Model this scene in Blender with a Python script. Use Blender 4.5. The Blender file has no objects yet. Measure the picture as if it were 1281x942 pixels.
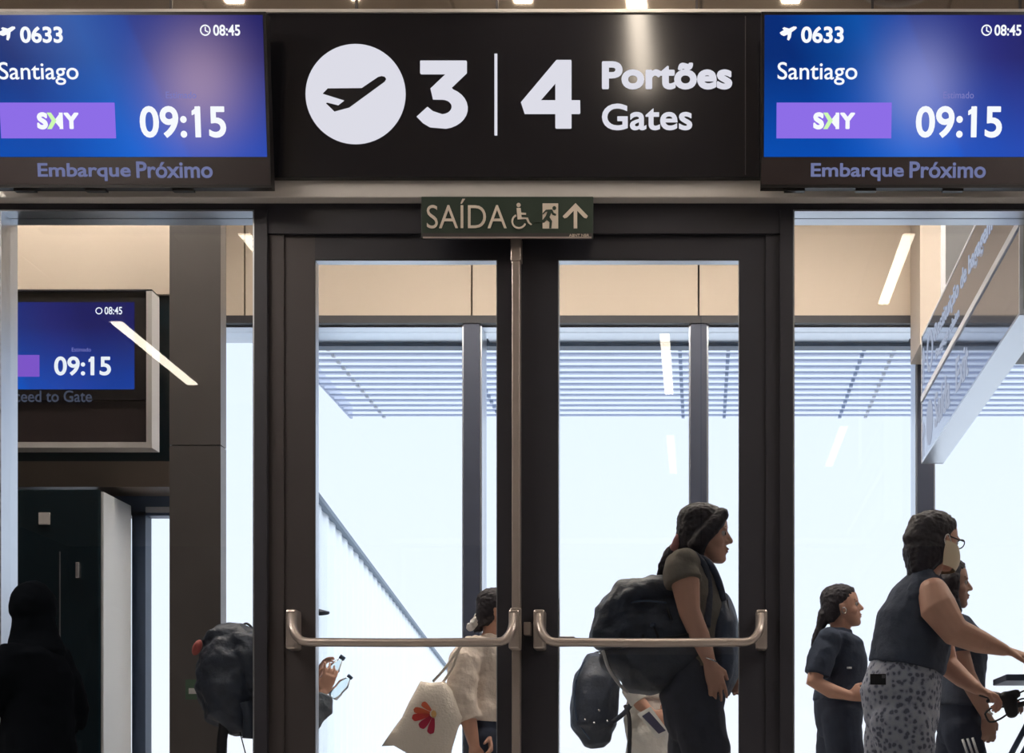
import bpy, bmesh, math, random
from mathutils import Vector, Matrix, noise
from mathutils.geometry import tessellate_polygon
from mathutils.bvhtree import BVHTree
random.seed(7)
S = bpy.context.scene
COL = S.collection

# ---------------------------------------------------------------- camera, sky, sun, exposure
CAMY, CAMZ, F, VX, VY = -6.06, 0.40, 2000.0, 877.0, 1000.0     # focal length and vanishing point in pixels of 1281 x 942
cam = bpy.data.objects.new('camera', bpy.data.cameras.new('camera')); COL.objects.link(cam)
cam.location = (0, CAMY, CAMZ); cam.rotation_euler = (math.pi/2, 0, 0)
cam.data.sensor_width = 36; cam.data.lens = F/1281*36
cam.data.shift_x = -(VX-640.5)/1281; cam.data.shift_y = (VY-471)/1281
cam.data.clip_end = 500
S.camera = cam
S.view_settings.view_transform = 'Standard'; S.view_settings.look = 'None'
S.view_settings.gamma = 1; S.view_settings.exposure = 0.0; S.view_settings.use_curve_mapping = False
try: S.cycles.max_bounces = 10; S.cycles.transparent_max_bounces = 24; S.cycles.sample_clamp_indirect = 4
except Exception: pass

W = bpy.data.worlds.new('overcast_sky'); S.world = W; W.use_nodes = True
wn, wl = W.node_tree.nodes, W.node_tree.links
wn.clear()
wo = wn.new('ShaderNodeOutputWorld'); bg = wn.new('ShaderNodeBackground'); bg.inputs[1].default_value = 1.30
tc = wn.new('ShaderNodeTexCoord'); sp = wn.new('ShaderNodeSeparateXYZ'); rp = wn.new('ShaderNodeValToRGB')
wl.new(tc.outputs['Generated'], sp.inputs[0]); wl.new(sp.outputs[2], rp.inputs[0])
e = rp.color_ramp.elements
e[0].position = 0.0; e[0].color = (0.96, 0.93, 0.95, 1)
e[1].position = 0.30; e[1].color = (0.80, 0.87, 1.0, 1)
m_ = e.new(0.10); m_.color = (0.88, 0.915, 0.985, 1)
wl.new(rp.outputs[0], bg.inputs[0]); wl.new(bg.outputs[0], wo.inputs[0])
sun = bpy.data.objects.new('sun', bpy.data.lights.new('sun', 'SUN')); COL.objects.link(sun)
sun.data.energy = 3.6; sun.data.angle = 0.9; sun.data.color = (1, .97, .93)
sun.rotation_euler = Vector((-0.70, -0.08, -0.72)).to_track_quat('-Z', 'Y').to_euler(); sun.location = (8, 12, 10)

# ---------------------------------------------------------------- helpers
def X_(px, Y): return (px-VX)*(Y-CAMY)/F
def Z_(py, Y): return CAMZ+(VY-py)*(Y-CAMY)/F
def P(px, py, Y, dy=0.0): return Vector((X_(px, Y), Y+dy, Z_(py, Y)))

def mat(name, col, rough=.6, metal=0.0, vary=.08, scale=12, bump=0.0, bscale=120, spec=None, sheen=0, coat=0):
    m = bpy.data.materials.new(name); m.use_nodes = True; spec = (.5 if rough < .8 else .2) if spec is None else spec
    n, l = m.node_tree.nodes, m.node_tree.links
    b = n['Principled BSDF']
    tcn = n.new('ShaderNodeTexCoord'); nz = n.new('ShaderNodeTexNoise'); nz.inputs['Scale'].default_value = scale
    nz.inputs['Detail'].default_value = 4
    mx = n.new('ShaderNodeMix'); mx.data_type = 'RGBA'
    mx.inputs[6].default_value = tuple(c*(1-vary) for c in col)+(1,)
    mx.inputs[7].default_value = tuple(min(1, c*(1+vary)) for c in col)+(1,)
    l.new(tcn.outputs['Object'], nz.inputs['Vector']); l.new(nz.outputs['Fac'], mx.inputs[0]); l.new(mx.outputs[2], b.inputs['Base Color'])
    b.inputs['Roughness'].default_value = rough; b.inputs['Metallic'].default_value = metal
    b.inputs['Specular IOR Level'].default_value = spec
    if sheen: b.inputs['Sheen Weight'].default_value = sheen
    if coat: b.inputs['Coat Weight'].default_value = coat
    if bump:
        n2 = n.new('ShaderNodeTexNoise'); n2.inputs['Scale'].default_value = bscale
        bp = n.new('ShaderNodeBump'); bp.inputs['Strength'].default_value = bump; bp.inputs['Distance'].default_value = .01
        l.new(tcn.outputs['Object'], n2.inputs['Vector']); l.new(n2.outputs['Fac'], bp.inputs['Height']); l.new(bp.outputs[0], b.inputs['Normal'])
    return m

def emit(name, col, st=1.0):
    m = bpy.data.materials.new(name); m.use_nodes = True
    n, l = m.node_tree.nodes, m.node_tree.links; n.clear()
    o = n.new('ShaderNodeOutputMaterial'); e = n.new('ShaderNodeEmission'); e.inputs[0].default_value = tuple(col)+(1,); e.inputs[1].default_value = st
    l.new(e.outputs[0], o.inputs[0]); return m

def glass(name, tint=(.96, .98, .99), ior=1.45, rough=0.0):
    m = bpy.data.materials.new(name); m.use_nodes = True
    n, l = m.node_tree.nodes, m.node_tree.links; n.clear()
    o = n.new('ShaderNodeOutputMaterial'); t = n.new('ShaderNodeBsdfTransparent'); t.inputs[0].default_value = tint+(1,)
    g = n.new('ShaderNodeBsdfGlossy'); g.inputs['Roughness'].default_value = rough; g.inputs[0].default_value = (1, 1, 1, 1)
    f = n.new('ShaderNodeFresnel'); f.inputs[0].default_value = ior; mx = n.new('ShaderNodeMixShader')
    l.new(f.outputs[0], mx.inputs[0]); l.new(t.outputs[0], mx.inputs[1]); l.new(g.outputs[0], mx.inputs[2]); l.new(mx.outputs[0], o.inputs[0])
    return m

M = dict(
    frame=mat('charcoal_anodised', (.021, .021, .030), .45, .0, .15, 6),
    jamb=mat('bronze_anodised', (.056, .049, .052), .40, .3, .12, 4),
    alu=mat('silver_lining', (.62, .66, .72), .28, .9, .05),
    bar=mat('satin_aluminium', (.50, .44, .41), .34, .75, .06),
    beam=mat('grey_painted_beam', (.62, .59, .575), .5, 0, .05),
    transom=mat('smoked_mirror_panel', (.48, .42, .36), .07, .9, .15, 5),
    wall=mat('dark_wall', (.10, .09, .09), .7),
    ceil=mat('ceiling_panel', (.62, .54, .45), .7),
    floor=mat('polished_stone_floor', (.44, .43, .42), .3, 0, .12, 3),
    concrete=mat('apron_concrete', (.70, .70, .70), .85, 0, .06, .8, .2, 8),
    beige=mat('beige_panel', (.62, .52, .425), .55, 0, .03, 2),
    beige2=mat('pale_beige_panel', (.56, .48, .41), .55, 0, .03, 2),
    greypanel=mat('grey_panel', (.13, .13, .14), .45),
    dark=mat('gloss_black_cladding', (.008, .018, .025), .14, 0, .2, 3, spec=.3),
    brown=mat('brown_metal', (.17, .135, .11), .4, .2, .15, 3),
    column=mat('brushed_dark_metal', (.15, .138, .135), .34, .35, .15, 5, .1, 200),
    black=mat('sign_black', (.010, .010, .014), .17, 0, .1),
    bezel=mat('black_bezel', (.008, .007, .008), .35, 0, .1),
    strip=mat('dark_ticker', (.028, .020, .022), .3, 0, .2),
    slat=mat('louvre_blade', (.66, .70, .79), .5, 0, .04),
    louvre_dark=mat('louvre_bracket', (.42, .50, .64), .5),
    white=mat('white_paint', (.80, .82, .84), .45, 0, .03),
    corrug=mat('white_corrugated_steel', (.66, .71, .76), .5, 0, .03),
    capm=mat('grey_flashing', (.10, .14, .19), .5),
    mull=mat('mullion_grey', (.060, .070, .108), .4, .3, .1),
    signface=mat('glossy_sign_face', (.26, .30, .42), .06, .85, .05),
    signframe=mat('pale_sign_frame', (.84, .84, .88), .45, .0, .04),
    exitg=mat('exit_sign_green', (.022, .038, .028), .4, 0, .1),
    exitw=mat('exit_sign_cream', (.66, .58, .50), .5, 0, .05),
    skin=mat('skin', (.62, .34, .245), .5, 0, .1, 18, .1, 300),
    skin2=mat('skin_dark', (.44, .26, .20), .5, 0, .1, 18, .1, 300),
    hair=mat('dark_brown_hair', (.028, .024, .031), .55, 0, .4, 60, .25, 160, spec=.3),
    eye=mat('eye', (.5, .48, .46), .2), brow=mat('eyebrow', (.02, .014, .012), .7),
    lip=mat('lip', (.30, .10, .085), .45),
    olive=mat('olive_tee', (.21, .185, .155), .85, 0, .12, 20, .35, 60),
    blacktop=mat('hazed_black_cloth', (.042, .054, .084), .85, 0, .2, 20, .35, 50),  # dark clothes carry a bluish lift: haze painted into their colour
    navytop=mat('hazed_charcoal_cloth', (.062, .075, .108), .85, 0, .2, 20, .35, 50),
    blackpants=mat('hazed_black_trousers', (.040, .050, .078), .85, 0, .2, 20, .3, 40),
    greypants=mat('hazed_charcoal_trousers', (.060, .065, .086), .85, 0, .2, 20, .3, 40),
    blazer=mat('beige_linen', (.80, .68, .59), .85, 0, .10, 14, .4, 60),
    canvas=mat('cream_canvas', (.86, .77, .68), .9, 0, .06, 14, .5, 90),
    whitepants=mat('off_white_cloth', (.74, .71, .67), .85, 0, .08, 14, .4, 50),
    jacket=mat('grey_jacket', (.11, .13, .16), .7, 0, .3, 14, .5, 50),
    pack=mat('hazed_black_nylon', (.030, .040, .064), .5, 0, .4, 14, .4, 60),  # blue lift of the dark bags is haze mixed into the colour
    pack2=mat('hazed_charcoal_nylon', (.054, .062, .084), .6, 0, .3, 14, .3, 60),
    packn=mat('navy_nylon', (.038, .054, .092), .5, 0, .3, 14, .3, 60),
    shoe=mat('shoe', (.03, .03, .03), .6), sil=mat('near_black_cloth', (.003, .004, .006), .95, spec=.03),
    rubber=mat('black_rubber', (.010, .011, .016), .5),
    bluegrey=mat('blue_grey_metal', (.06, .09, .15), .4, .3),
    pink=mat('pink_scrunchie', (.55, .25, .24), .8, 0, .1), cream=mat('cream_mask', (.66, .55, .40), .7, 0, .05),
    scrunch=mat('white_scrunchie', (.88, .85, .83), .8, 0, .1),
    redl=mat('red_print', (.62, .045, .04), .7, 0, .05), redd=mat('crimson_print', (.42, .012, .05), .7, 0, .05),
    org=mat('orange_print', (.68, .12, .05), .7, 0, .05), gold=mat('gold_print', (.70, .42, .16), .7),
    silver=mat('silver_metal', (.7, .7, .72), .25, .9), paper=mat('paper', (.75, .74, .72), .7), photo=mat('dark_print', (.05, .05, .10), .5),
    green=mat('green_label', (.10, .18, .12), .6), redtag=mat('red_tag', (.45, .10, .09), .6),
    lens=glass('lens'), pane=glass('clear_pane'), facade=glass('facade_pane', (.97, .985, 1.0), 1.35), bottle=glass('bottle_plastic', (.88, .93, .93), 1.5),
    lamp=emit('lamp_diffuser', (1.0, .87, .70), 16), lampfill=emit('fill_lamp_diffuser', (1.0, .90, .80), 75), lampm=emit('medium_lamp_diffuser', (1.0, .86, .70), 32), lampd=emit('dimmed_lamp_diffuser', (1.0, .87, .70), 4), lampc=emit('warm_lamp_diffuser', (1.0, .87, .74), 52),
    txt=emit('lit_text', (.93, .96, 1.0), 1.0), signtxt=emit('backlit_lettering', (.72, .72, .80), 1.0),
    icongap=mat('icon_black', (.010, .010, .014), .3), ticker=emit('ticker_text', (.15, .17, .33), 1.0), tickdim=emit('dim_ticker_text', (.055, .065, .10), 1.0),
    faint=emit('faint_text', (.20, .20, .52), 1.0), purple=emit('airline_bar', (.27, .155, .80), 1.0), purple2=emit('airline_bar_far', (.23, .10, .62), 1.0),
    lime=emit('lime_stroke', (.62, .95, .45), 1.0), hsign=emit('glowing_print', (.44, .48, .60), 1.0),  # hanging sign print given its own glow in place of light falling on it
)

def leopard():
    m = mat('leopard_print_cloth', (.40, .42, .48), .85, 0, .1, 10, .3, 50); n, l = m.node_tree.nodes, m.node_tree.links
    b = n['Principled BSDF']; t = n.new('ShaderNodeTexCoord'); v = n.new('ShaderNodeTexVoronoi'); v.inputs['Scale'].default_value = 40
    nz = n.new('ShaderNodeTexNoise'); nz.inputs['Scale'].default_value = 30; nz.inputs['Detail'].default_value = 2
    va = n.new('ShaderNodeMix'); va.data_type = 'RGBA'; va.inputs[0].default_value = .02
    l.new(t.outputs['Object'], va.inputs[6]); l.new(nz.outputs['Color'], va.inputs[7]); l.new(va.outputs[2], v.inputs['Vector']); l.new(t.outputs['Object'], nz.inputs['Vector'])
    r = n.new('ShaderNodeValToRGB'); l.new(v.outputs['Distance'], r.inputs[0]); E = r.color_ramp.elements
    E[0].position = 0; E[0].color = (.15, .16, .20, 1); E[1].position = 1; E[1].color = (.42, .44, .50, 1)
    for p, c in ((.16, (.13, .14, .19)), (.30, (.11, .125, .17)), (.40, (.30, .32, .40)), (.62, (.40, .42, .50))): x = E.new(p); x.color = c+(1,)
    l.new(r.outputs[0], b.inputs['Base Color']); return m
M['leopard'] = leopard()
def translucent(m, amt):       # thin coated blades that let some daylight through
    n, l = m.node_tree.nodes, m.node_tree.links; b = n['Principled BSDF']; o = n['Material Output']
    t = n.new('ShaderNodeBsdfTranslucent'); t.inputs[0].default_value = (.80, .84, .94, 1); x = n.new('ShaderNodeMixShader'); x.inputs[0].default_value = amt
    l.new(b.outputs[0], x.inputs[1]); l.new(t.outputs[0], x.inputs[2]); l.new(x.outputs[0], o.inputs['Surface'])
translucent(M['slat'], .5)

def screen_mat(name, spot, gl, base=1.0):
    m = bpy.data.materials.new(name); m.use_nodes = True
    n, l = m.node_tree.nodes, m.node_tree.links
    b = n['Principled BSDF']; b.inputs['Base Color'].default_value = (.004, .004, .008, 1); b.inputs['Roughness'].default_value = .30; b.inputs['Specular IOR Level'].default_value = .06
    t = n.new('ShaderNodeTexCoord'); s = n.new('ShaderNodeSeparateXYZ'); l.new(t.outputs['Object'], s.inputs[0])
    def mth(op, a, bb):
        q = n.new('ShaderNodeMath'); q.operation = op
        for i, v in enumerate((a, bb)):
            if hasattr(v, 'links') or hasattr(v, 'is_linked'): l.new(v, q.inputs[i])
            else: q.inputs[i].default_value = v
        return q.outputs[0]
    # a broad swoosh: distance from a big circle
    dx = mth('SUBTRACT', s.outputs[0], -.10); dz = mth('SUBTRACT', s.outputs[2], -.55)
    r = mth('SQRT', mth('ADD', mth('MULTIPLY', dx, dx), mth('MULTIPLY', dz, dz)), 0)
    q = mth('ADD', mth('MULTIPLY', s.outputs[0], .8), mth('MULTIPLY', s.outputs[2], .35))
    cr = n.new('ShaderNodeValToRGB'); l.new(mth('ADD', q, .45), cr.inputs[0]); E = cr.color_ramp.elements
    E[0].position = 0; E[0].color = (.000, .030, .20, 1); E[1].position = 1; E[1].color = (.010, .012, .14, 1)
    for p_, c_ in ((.25, (.000, .026, .20)), (.48, (.000, .085, .42)), (.62, (.006, .055, .36)), (.64, (.012, .040, .28)), (.85, (.018, .022, .20))):
        x = E.new(p_); x.color = c_+(1,)
    low = n.new('ShaderNodeValToRGB'); l.new(mth('ADD', mth('MULTIPLY', s.outputs[2], 1.6), 0), low.inputs[0]); L = low.color_ramp.elements
    L[0].position = .05; L[0].color = (.000, .06, .34, 1); L[1].position = .55; L[1].color = (0, 0, 0, 1)
    ad = n.new('ShaderNodeMix'); ad.data_type = 'RGBA'; ad.blend_type = 'ADD'; ad.inputs[0].default_value = .8
    l.new(cr.outputs[0], ad.inputs[6]); l.new(low.outputs[0], ad.inputs[7])
    ex = mth('SUBTRACT', s.outputs[0], spot[0]); ez = mth('SUBTRACT', s.outputs[2], spot[1])  # wallpaper glow that also paints a lamp's reflection into the emission
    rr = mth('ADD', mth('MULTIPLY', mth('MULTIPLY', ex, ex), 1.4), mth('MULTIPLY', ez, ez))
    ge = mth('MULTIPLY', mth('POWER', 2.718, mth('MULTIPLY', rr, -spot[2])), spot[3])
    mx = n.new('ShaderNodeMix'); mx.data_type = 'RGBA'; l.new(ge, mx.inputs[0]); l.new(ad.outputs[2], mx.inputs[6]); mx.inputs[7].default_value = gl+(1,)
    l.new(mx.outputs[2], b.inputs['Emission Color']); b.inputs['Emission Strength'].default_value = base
    return m

WL = {}     # world location of every empty / object used as a parent
def finish(o, label=None, cat=None, group=None, kind=None):
    if label: o['label'] = label
    if cat: o['category'] = cat
    if group: o['group'] = group
    if kind: o['kind'] = kind
    return o
def thing(name, loc, label, cat, group=None, kind=None):
    o = bpy.data.objects.new(name, None); COL.objects.link(o); o.location = loc; o.empty_display_size = .1
    WL[o] = Vector(loc); return finish(o, label, cat, group, kind)
def mesh(name, verts, faces, m, parent=None, smooth=False, **k):
    xs = [v[0] for v in verts]; ys = [v[1] for v in verts]; zs = [v[2] for v in verts]
    c = Vector(((min(xs)+max(xs))/2, (min(ys)+max(ys))/2, min(zs)))
    me = bpy.data.meshes.new(name); me.from_pydata([tuple(Vector(v)-c) for v in verts], [], faces); me.update()
    if smooth: me.polygons.foreach_set('use_smooth', [True]*len(me.polygons))
    if m: me.materials.append(M[m] if isinstance(m, str) else m)
    o = bpy.data.objects.new(name, me); COL.objects.link(o)
    o.location = c-(WL[parent] if parent else Vector())
    if parent: o.parent = parent
    WL[o] = c
    return finish(o, **k)
def boxv(x0, x1, y0, y1, z0, z1):
    v = [(x0, y0, z0), (x1, y0, z0), (x1, y1, z0), (x0, y1, z0), (x0, y0, z1), (x1, y0, z1), (x1, y1, z1), (x0, y1, z1)]
    f = [(0, 3, 2, 1), (4, 5, 6, 7), (0, 1, 5, 4), (1, 2, 6, 5), (2, 3, 7, 6), (3, 0, 4, 7)]
    return v, f
def box(name, x0, x1, y0, y1, z0, z1, m, parent=None, bev=0.0, **k):
    if x0 > x1: x0, x1 = x1, x0
    if z0 > z1: z0, z1 = z1, z0
    v, f = boxv(x0, x1, y0, y1, z0, z1)
    if bev:
        b = bmesh.new(); vs = [b.verts.new(p) for p in v]
        for q in f: b.faces.new([vs[i] for i in q])
        bmesh.ops.bevel(b, geom=list(b.edges), offset=bev, segments=2, affect='EDGES', profile=.5)
        v = [tuple(p.co) for p in b.verts]; b.verts.index_update(); f = [tuple(p.index for p in q.verts) for q in b.faces]; b.free()
    return mesh(name, v, f, m, parent, **k)
def pbox(name, px0, px1, py0, py1, Y, depth, m, parent=None, bev=0.0, **k):
    return box(name, X_(px0, Y), X_(px1, Y), Y, Y+depth, Z_(py1, Y), Z_(py0, Y), m, parent, bev, **k)
def plane_map(Y):          # front plane facing the camera
    return lambda px, py, t: (X_(px, Y), Y-t, Z_(py, Y))
def prism(name, pts, t0, t1, mp, m, parent=None, hole=None, **k):
    n = len(pts)
    loops = [list(range(n))]+([list(range(n, n+len(hole)))] if hole else [])
    P2 = list(pts)+list(hole or []); N = len(P2)
    v = [mp(x, y, t1) for x, y in P2]+[mp(x, y, t0) for x, y in P2]
    tris = tessellate_polygon([[Vector((P2[i][0], P2[i][1], 0)) for i in L] for L in loops])
    b = bmesh.new(); vs = [b.verts.new(p) for p in v]
    for t in tris:
        try: b.faces.new([vs[i] for i in t]); b.faces.new([vs[N+i] for i in t][::-1])
        except ValueError: pass
    for L in loops:
        for a in range(len(L)):
            i, j = L[a], L[(a+1) % len(L)]; b.faces.new([vs[i], vs[N+i], vs[N+j], vs[j]])
    bmesh.ops.recalc_face_normals(b, faces=b.faces)
    vv = [tuple(p.co) for p in b.verts]; b.verts.index_update(); ff = [tuple(p.index for p in q.verts) for q in b.faces]; b.free()
    return mesh(name, vv, ff, m, parent, **k)
_tc = {}
def text_raw(s, off=0.0, shear=0.0):
    if (s, off) in _tc: return _tc[(s, off)]
    c = bpy.data.curves.new('t', 'FONT'); c.body = s; c.offset = off; c.extrude = .5; c.resolution_u = 5
    o = bpy.data.objects.new('t', c); COL.objects.link(o); bpy.context.view_layer.update()
    me = o.evaluated_get(bpy.context.evaluated_depsgraph_get()).to_mesh()
    v = [tuple(p.co) for p in me.vertices]; f = [tuple(p.vertices) for p in me.polygons]
    o.to_mesh_clear(); bpy.data.objects.remove(o); bpy.data.curves.remove(c)
    _tc[(s, off)] = (v, f); return v, f
def text(name, s, x0, y0, x1, y1, mp, m, parent, off=0.0, t0=0.0, t1=.003, fat=0.0, flags=None, **k):
    v, f = text_raw(s, off); f = list(f); a0 = min(p[0] for p in v); a1 = max(p[0] for p in v); b0 = min(p[1] for p in v); b1 = max(p[1] for p in v)
    x0 += fat; x1 -= fat; y0 += fat; y1 -= fat
    base = [(x0+(p[0]-a0)/(a1-a0)*(x1-x0), y1+(p[1]-b0)/(b1-b0)*(y0-y1), t0+(t1-t0)*(p[2]+.5)) for p in v]
    vv = []; ff = []
    if flags:       # the upstroke of a numeral 1: list of (x of the stem's left edge, stroke)
        for (fxx, w_) in flags:
            h = y1-y0; q = [(fxx+.3, y0), (fxx-.22*h, y0+.15*h), (fxx-.22*h, y0+.15*h+w_), (fxx+.3, y0+w_*1.25)]
            k0 = len(base); base += [(a, b, t0) for a, b in q]+[(a, b, t1) for a, b in q]; f = f+[(k0+4, k0+5, k0+6, k0+7), (k0+3, k0+2, k0+1, k0)]+[(k0+i, k0+(i+1) % 4, k0+4+(i+1) % 4, k0+4+i) for i in range(4)]
    offs = [(0, 0)] if not fat else [(fat*math.cos(a), fat*math.sin(a)) for a in [i*math.pi/4 for i in range(8)]]
    for ox, oy in offs:
        k0 = len(vv); vv += [mp(a+ox, b+oy, c) for a, b, c in base]; ff += [tuple(k0+i for i in q) for q in f]
    return mesh(name, vv, ff, m, parent, **k)
def ellipse(cx, cy, rx, ry, n=48, a0=0, a1=2*math.pi):
    full = abs(a1-a0-2*math.pi) < 1e-6
    return [(cx+rx*math.cos(a0+(a1-a0)*i/(n if full else n-1)), cy+ry*math.sin(a0+(a1-a0)*i/(n if full else n-1))) for i in range(n)]
def ring_poly(name, cx, cy, r0, r1, t0, t1, mp, m, parent, a0=0, a1=2*math.pi, n=40, **k):
    o_ = [(cx+r1*math.cos(a0+(a1-a0)*i/n), cy+r1*math.sin(a0+(a1-a0)*i/n)) for i in range(n+1)]
    i_ = [(cx+r0*math.cos(a0+(a1-a0)*i/n), cy+r0*math.sin(a0+(a1-a0)*i/n)) for i in range(n+1)]
    v = []; f = []
    for i in range(n+1): v += [mp(*o_[i], t1), mp(*i_[i], t1), mp(*i_[i], t0), mp(*o_[i], t0)]
    for i in range(n):
        a, b = 4*i, 4*i+4
        for j in range(4): f.append((a+j, a+(j+1) % 4, b+(j+1) % 4, b+j))
    f += [(3, 2, 1, 0), (4*n, 4*n+1, 4*n+2, 4*n+3)]
    return mesh(name, v, f, m, parent, **k)
def tube_v(pts, r, n=10, close=False, V=None, Fc=None):
    V = [] if V is None else V; Fc = [] if Fc is None else Fc
    pts = [Vector(p) for p in pts]; N = len(pts); b0 = len(V)
    up = Vector((.13, .21, .97)).normalized()
    for i, p in enumerate(pts):
        if close: t = pts[(i+1) % N]-pts[i-1]
        else: t = pts[min(i+1, N-1)]-pts[max(i-1, 0)]
        t.normalize(); a = t.cross(up)
        if a.length < .2: a = t.cross(Vector((1, 0, 0)))
        a.normalize(); c = a.cross(t); rr = r[i] if isinstance(r, (list, tuple)) else r
        for k in range(n):
            an = 2*math.pi*k/n; V.append(tuple(p+a*math.cos(an)*rr+c*math.sin(an)*rr))
    for i in range(N if close else N-1):
        for k in range(n):
            a = b0+i*n; b = b0+((i+1) % N)*n
            Fc.append((a+k, a+(k+1) % n, b+(k+1) % n, b+k))
    if not close:
        Fc.append(tuple(b0+k for k in range(n))[::-1]); Fc.append(tuple(b0+(N-1)*n+k for k in range(n)))
    return V, Fc
def tube(name, pts, r, m, parent=None, n=10, close=False, **k):
    V, Fc = tube_v(pts, r, n, close); return mesh(name, V, Fc, m, parent, smooth=True, **k)
def arc_pts(pts, steps=8):     # Catmull-Rom through points
    pts = [Vector(p) for p in pts]; o = []
    for i in range(len(pts)-1):
        p0, p1, p2, p3 = pts[max(i-1, 0)], pts[i], pts[i+1], pts[min(i+2, len(pts)-1)]
        for j in range(steps):
            t = j/steps; o.append(.5*((2*p1)+(p2-p0)*t+(2*p0-5*p1+4*p2-p3)*t*t+(3*p1-p0-3*p2+p3)*t**3))
    o.append(pts[-1]); return o

# ---------------------------------------------------------------- room shell
RH = 3.6        # departure hall ceiling
CH = 4.25       # corridor ceiling
box('floor', -8, 8, -14, 4.3, -.1, 0, 'floor', kind='structure', label='polished grey stone floor of the hall and corridor', cat='floor')
box('ground', -60, 60, 4.3, 120, -.14, -.04, 'concrete', kind='structure', label='pale concrete apron outside the far windows', cat='ground')
ce = thing('ceiling', (0, -7, RH), 'beige panelled ceiling of the hall on this side of the doors', 'ceiling', kind='structure')
for i in range(16):
    for j in range(7):
        box('panel', -8+i+.006, -7+i-.006, -14+2*j+.006, min(-12+2*j-.006, 0), RH, RH+.05, 'ceil', ce)
box('ceiling_deck', -8, 8, -14, .0, RH+.05, RH+.12, 'wall', ce)
box('ceiling', -8, 8, .15, 4.3, CH, CH+.1, 'ceil', kind='structure', label='higher beige ceiling of the corridor behind the doors', cat='ceiling')
box('wall_left', -8.2, -8, -14, 4.3, 0, CH, 'wall', kind='structure', label='dark side wall on the left', cat='wall')
box('wall_right', 8, 8.2, -14, 4.3, 0, CH, 'wall', kind='structure', label='dark side wall on the right', cat='wall')
box('wall_back', -8, 8, -14.2, -14, 0, CH, 'wall', kind='structure', label='dark wall behind the viewer', cat='wall')

# door wall
wf = thing('wall_front', (0, 0, 0), 'dark door wall carrying the gate sign above the double doors', 'wall', kind='structure')
box('header', -8, 8, 0, .15, Z_(224, 0), CH, 'wall', wf)
box('side_panel', -8, X_(-30, 0), 0, .15, 0, Z_(224, 0), 'wall', wf)
box('side_panel', X_(1370, 0), 8, 0, .15, 0, Z_(224, 0), 'wall', wf)
pbox('mirror_panel', -1750, 3500, -40, 13, -.02, .02, 'transom', wf, label='smoked mirror band above the gate sign')
for q in (-20, 212, 444, 620, 870, 1090, 1275): pbox('panel_joint', q, q+3, -40, 12, -.028, .008, 'jamb', wf)
pbox('trim_1', -1700, 3450, 11, 15, -.10, .10, 'beam', kind='structure', label='thin beige trim along the top of the gate sign', cat='trim')
pbox('trim_2', -1700, 3450, 224, 247, -.06, .21, 'beam', bev=.004, kind='structure', label='pale grey beam running under the gate sign', cat='trim')

fr = thing('trim_3', (0, 0, 0), 'charcoal door frame around the glass double doors', 'door frame', kind='structure')
pbox('head', -30, 1370, 247, 262, 0, .15, 'frame', fr)
pbox('head', 318, 992, 262, 292, 0, .15, 'frame', fr)
pbox('jamb', 318, 334, 262, 1132, -.012, .16, 'frame', fr)
pbox('jamb', 334, 355, 262, 1132, .01, .14, 'jamb', fr)
pbox('jamb', 958, 976, 262, 1132, .01, .14, 'frame', fr)
pbox('jamb', 976, 992, 262, 1132, -.012, .16, 'frame', fr)
pbox('jamb', -30, -1, 262, 1132, 0, .15, 'frame', fr)
pbox('jamb', 1340, 1370, 262, 1132, 0, .15, 'frame', fr)

for nm, a, b, lab in (('window_1', -1, 318, 'tall glass sidelight left of the double doors'), ('window_2', 992, 1340, 'tall glass sidelight right of the double doors')):
    w = thing(nm, (X_((a+b)/2, 0), .07, 0), lab, 'window', kind='structure')
    box('pane', X_(a, 0)+.004, X_(b, 0)-.004, .075, .085, .10, Z_(262, 0)-.006, 'pane', w)
    box('lining', X_(a, 0), X_(b, 0), .002, .15, Z_(262, 0)-.006, Z_(262, 0), 'alu', w)
    box('lining', X_(a, 0), X_(a, 0)+.006, .002, .15, .1, Z_(262, 0)-.006, 'alu', w)
    box('lining', X_(b, 0)-.006, X_(b, 0), .002, .15, .1, Z_(262, 0)-.006, 'alu', w)
    box('sill', X_(a, 0), X_(b, 0), .0, .15, 0, .10, 'frame', w)

def leaf(nm, a, b, g0, g1, lab, near):
    d = thing(nm, (X_((a+b)/2, 0), .05, 0), lab, 'door', kind='structure')
    y0, dp = .02, .055
    zt, gt = 292, 325
    pbox('stile', a, g0, zt, 1130, y0, dp, 'jamb' if near == 'l' else 'frame', d)
    pbox('stile', g1, b, zt, 1130, y0, dp, 'frame', d)
    pbox('rail', g0, g1, zt, gt, y0, dp, 'frame', d)
    pbox('rail', g0, g1, 1045, 1130, y0, dp, 'frame', d)
    for q in (g0, g1-1.0): pbox('glazing_bead', q, q+1.0, gt, 1045, y0+.004, dp-.008, 'alu', d)
    pbox('glazing_bead', g0, g1, gt, gt+1.2, y0+.004, dp-.008, 'alu', d)
    pbox('pane', g0, g1, gt, 1045, y0+.024, .008, 'pane', d)
    return d
dl = leaf('door_1', 355, 645, 394, 622, 'left glass leaf of the dark double doors', 'l')
dr = leaf('door_2', 646, 958, 698, 925, 'right glass leaf of the dark double doors', 'r')

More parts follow.
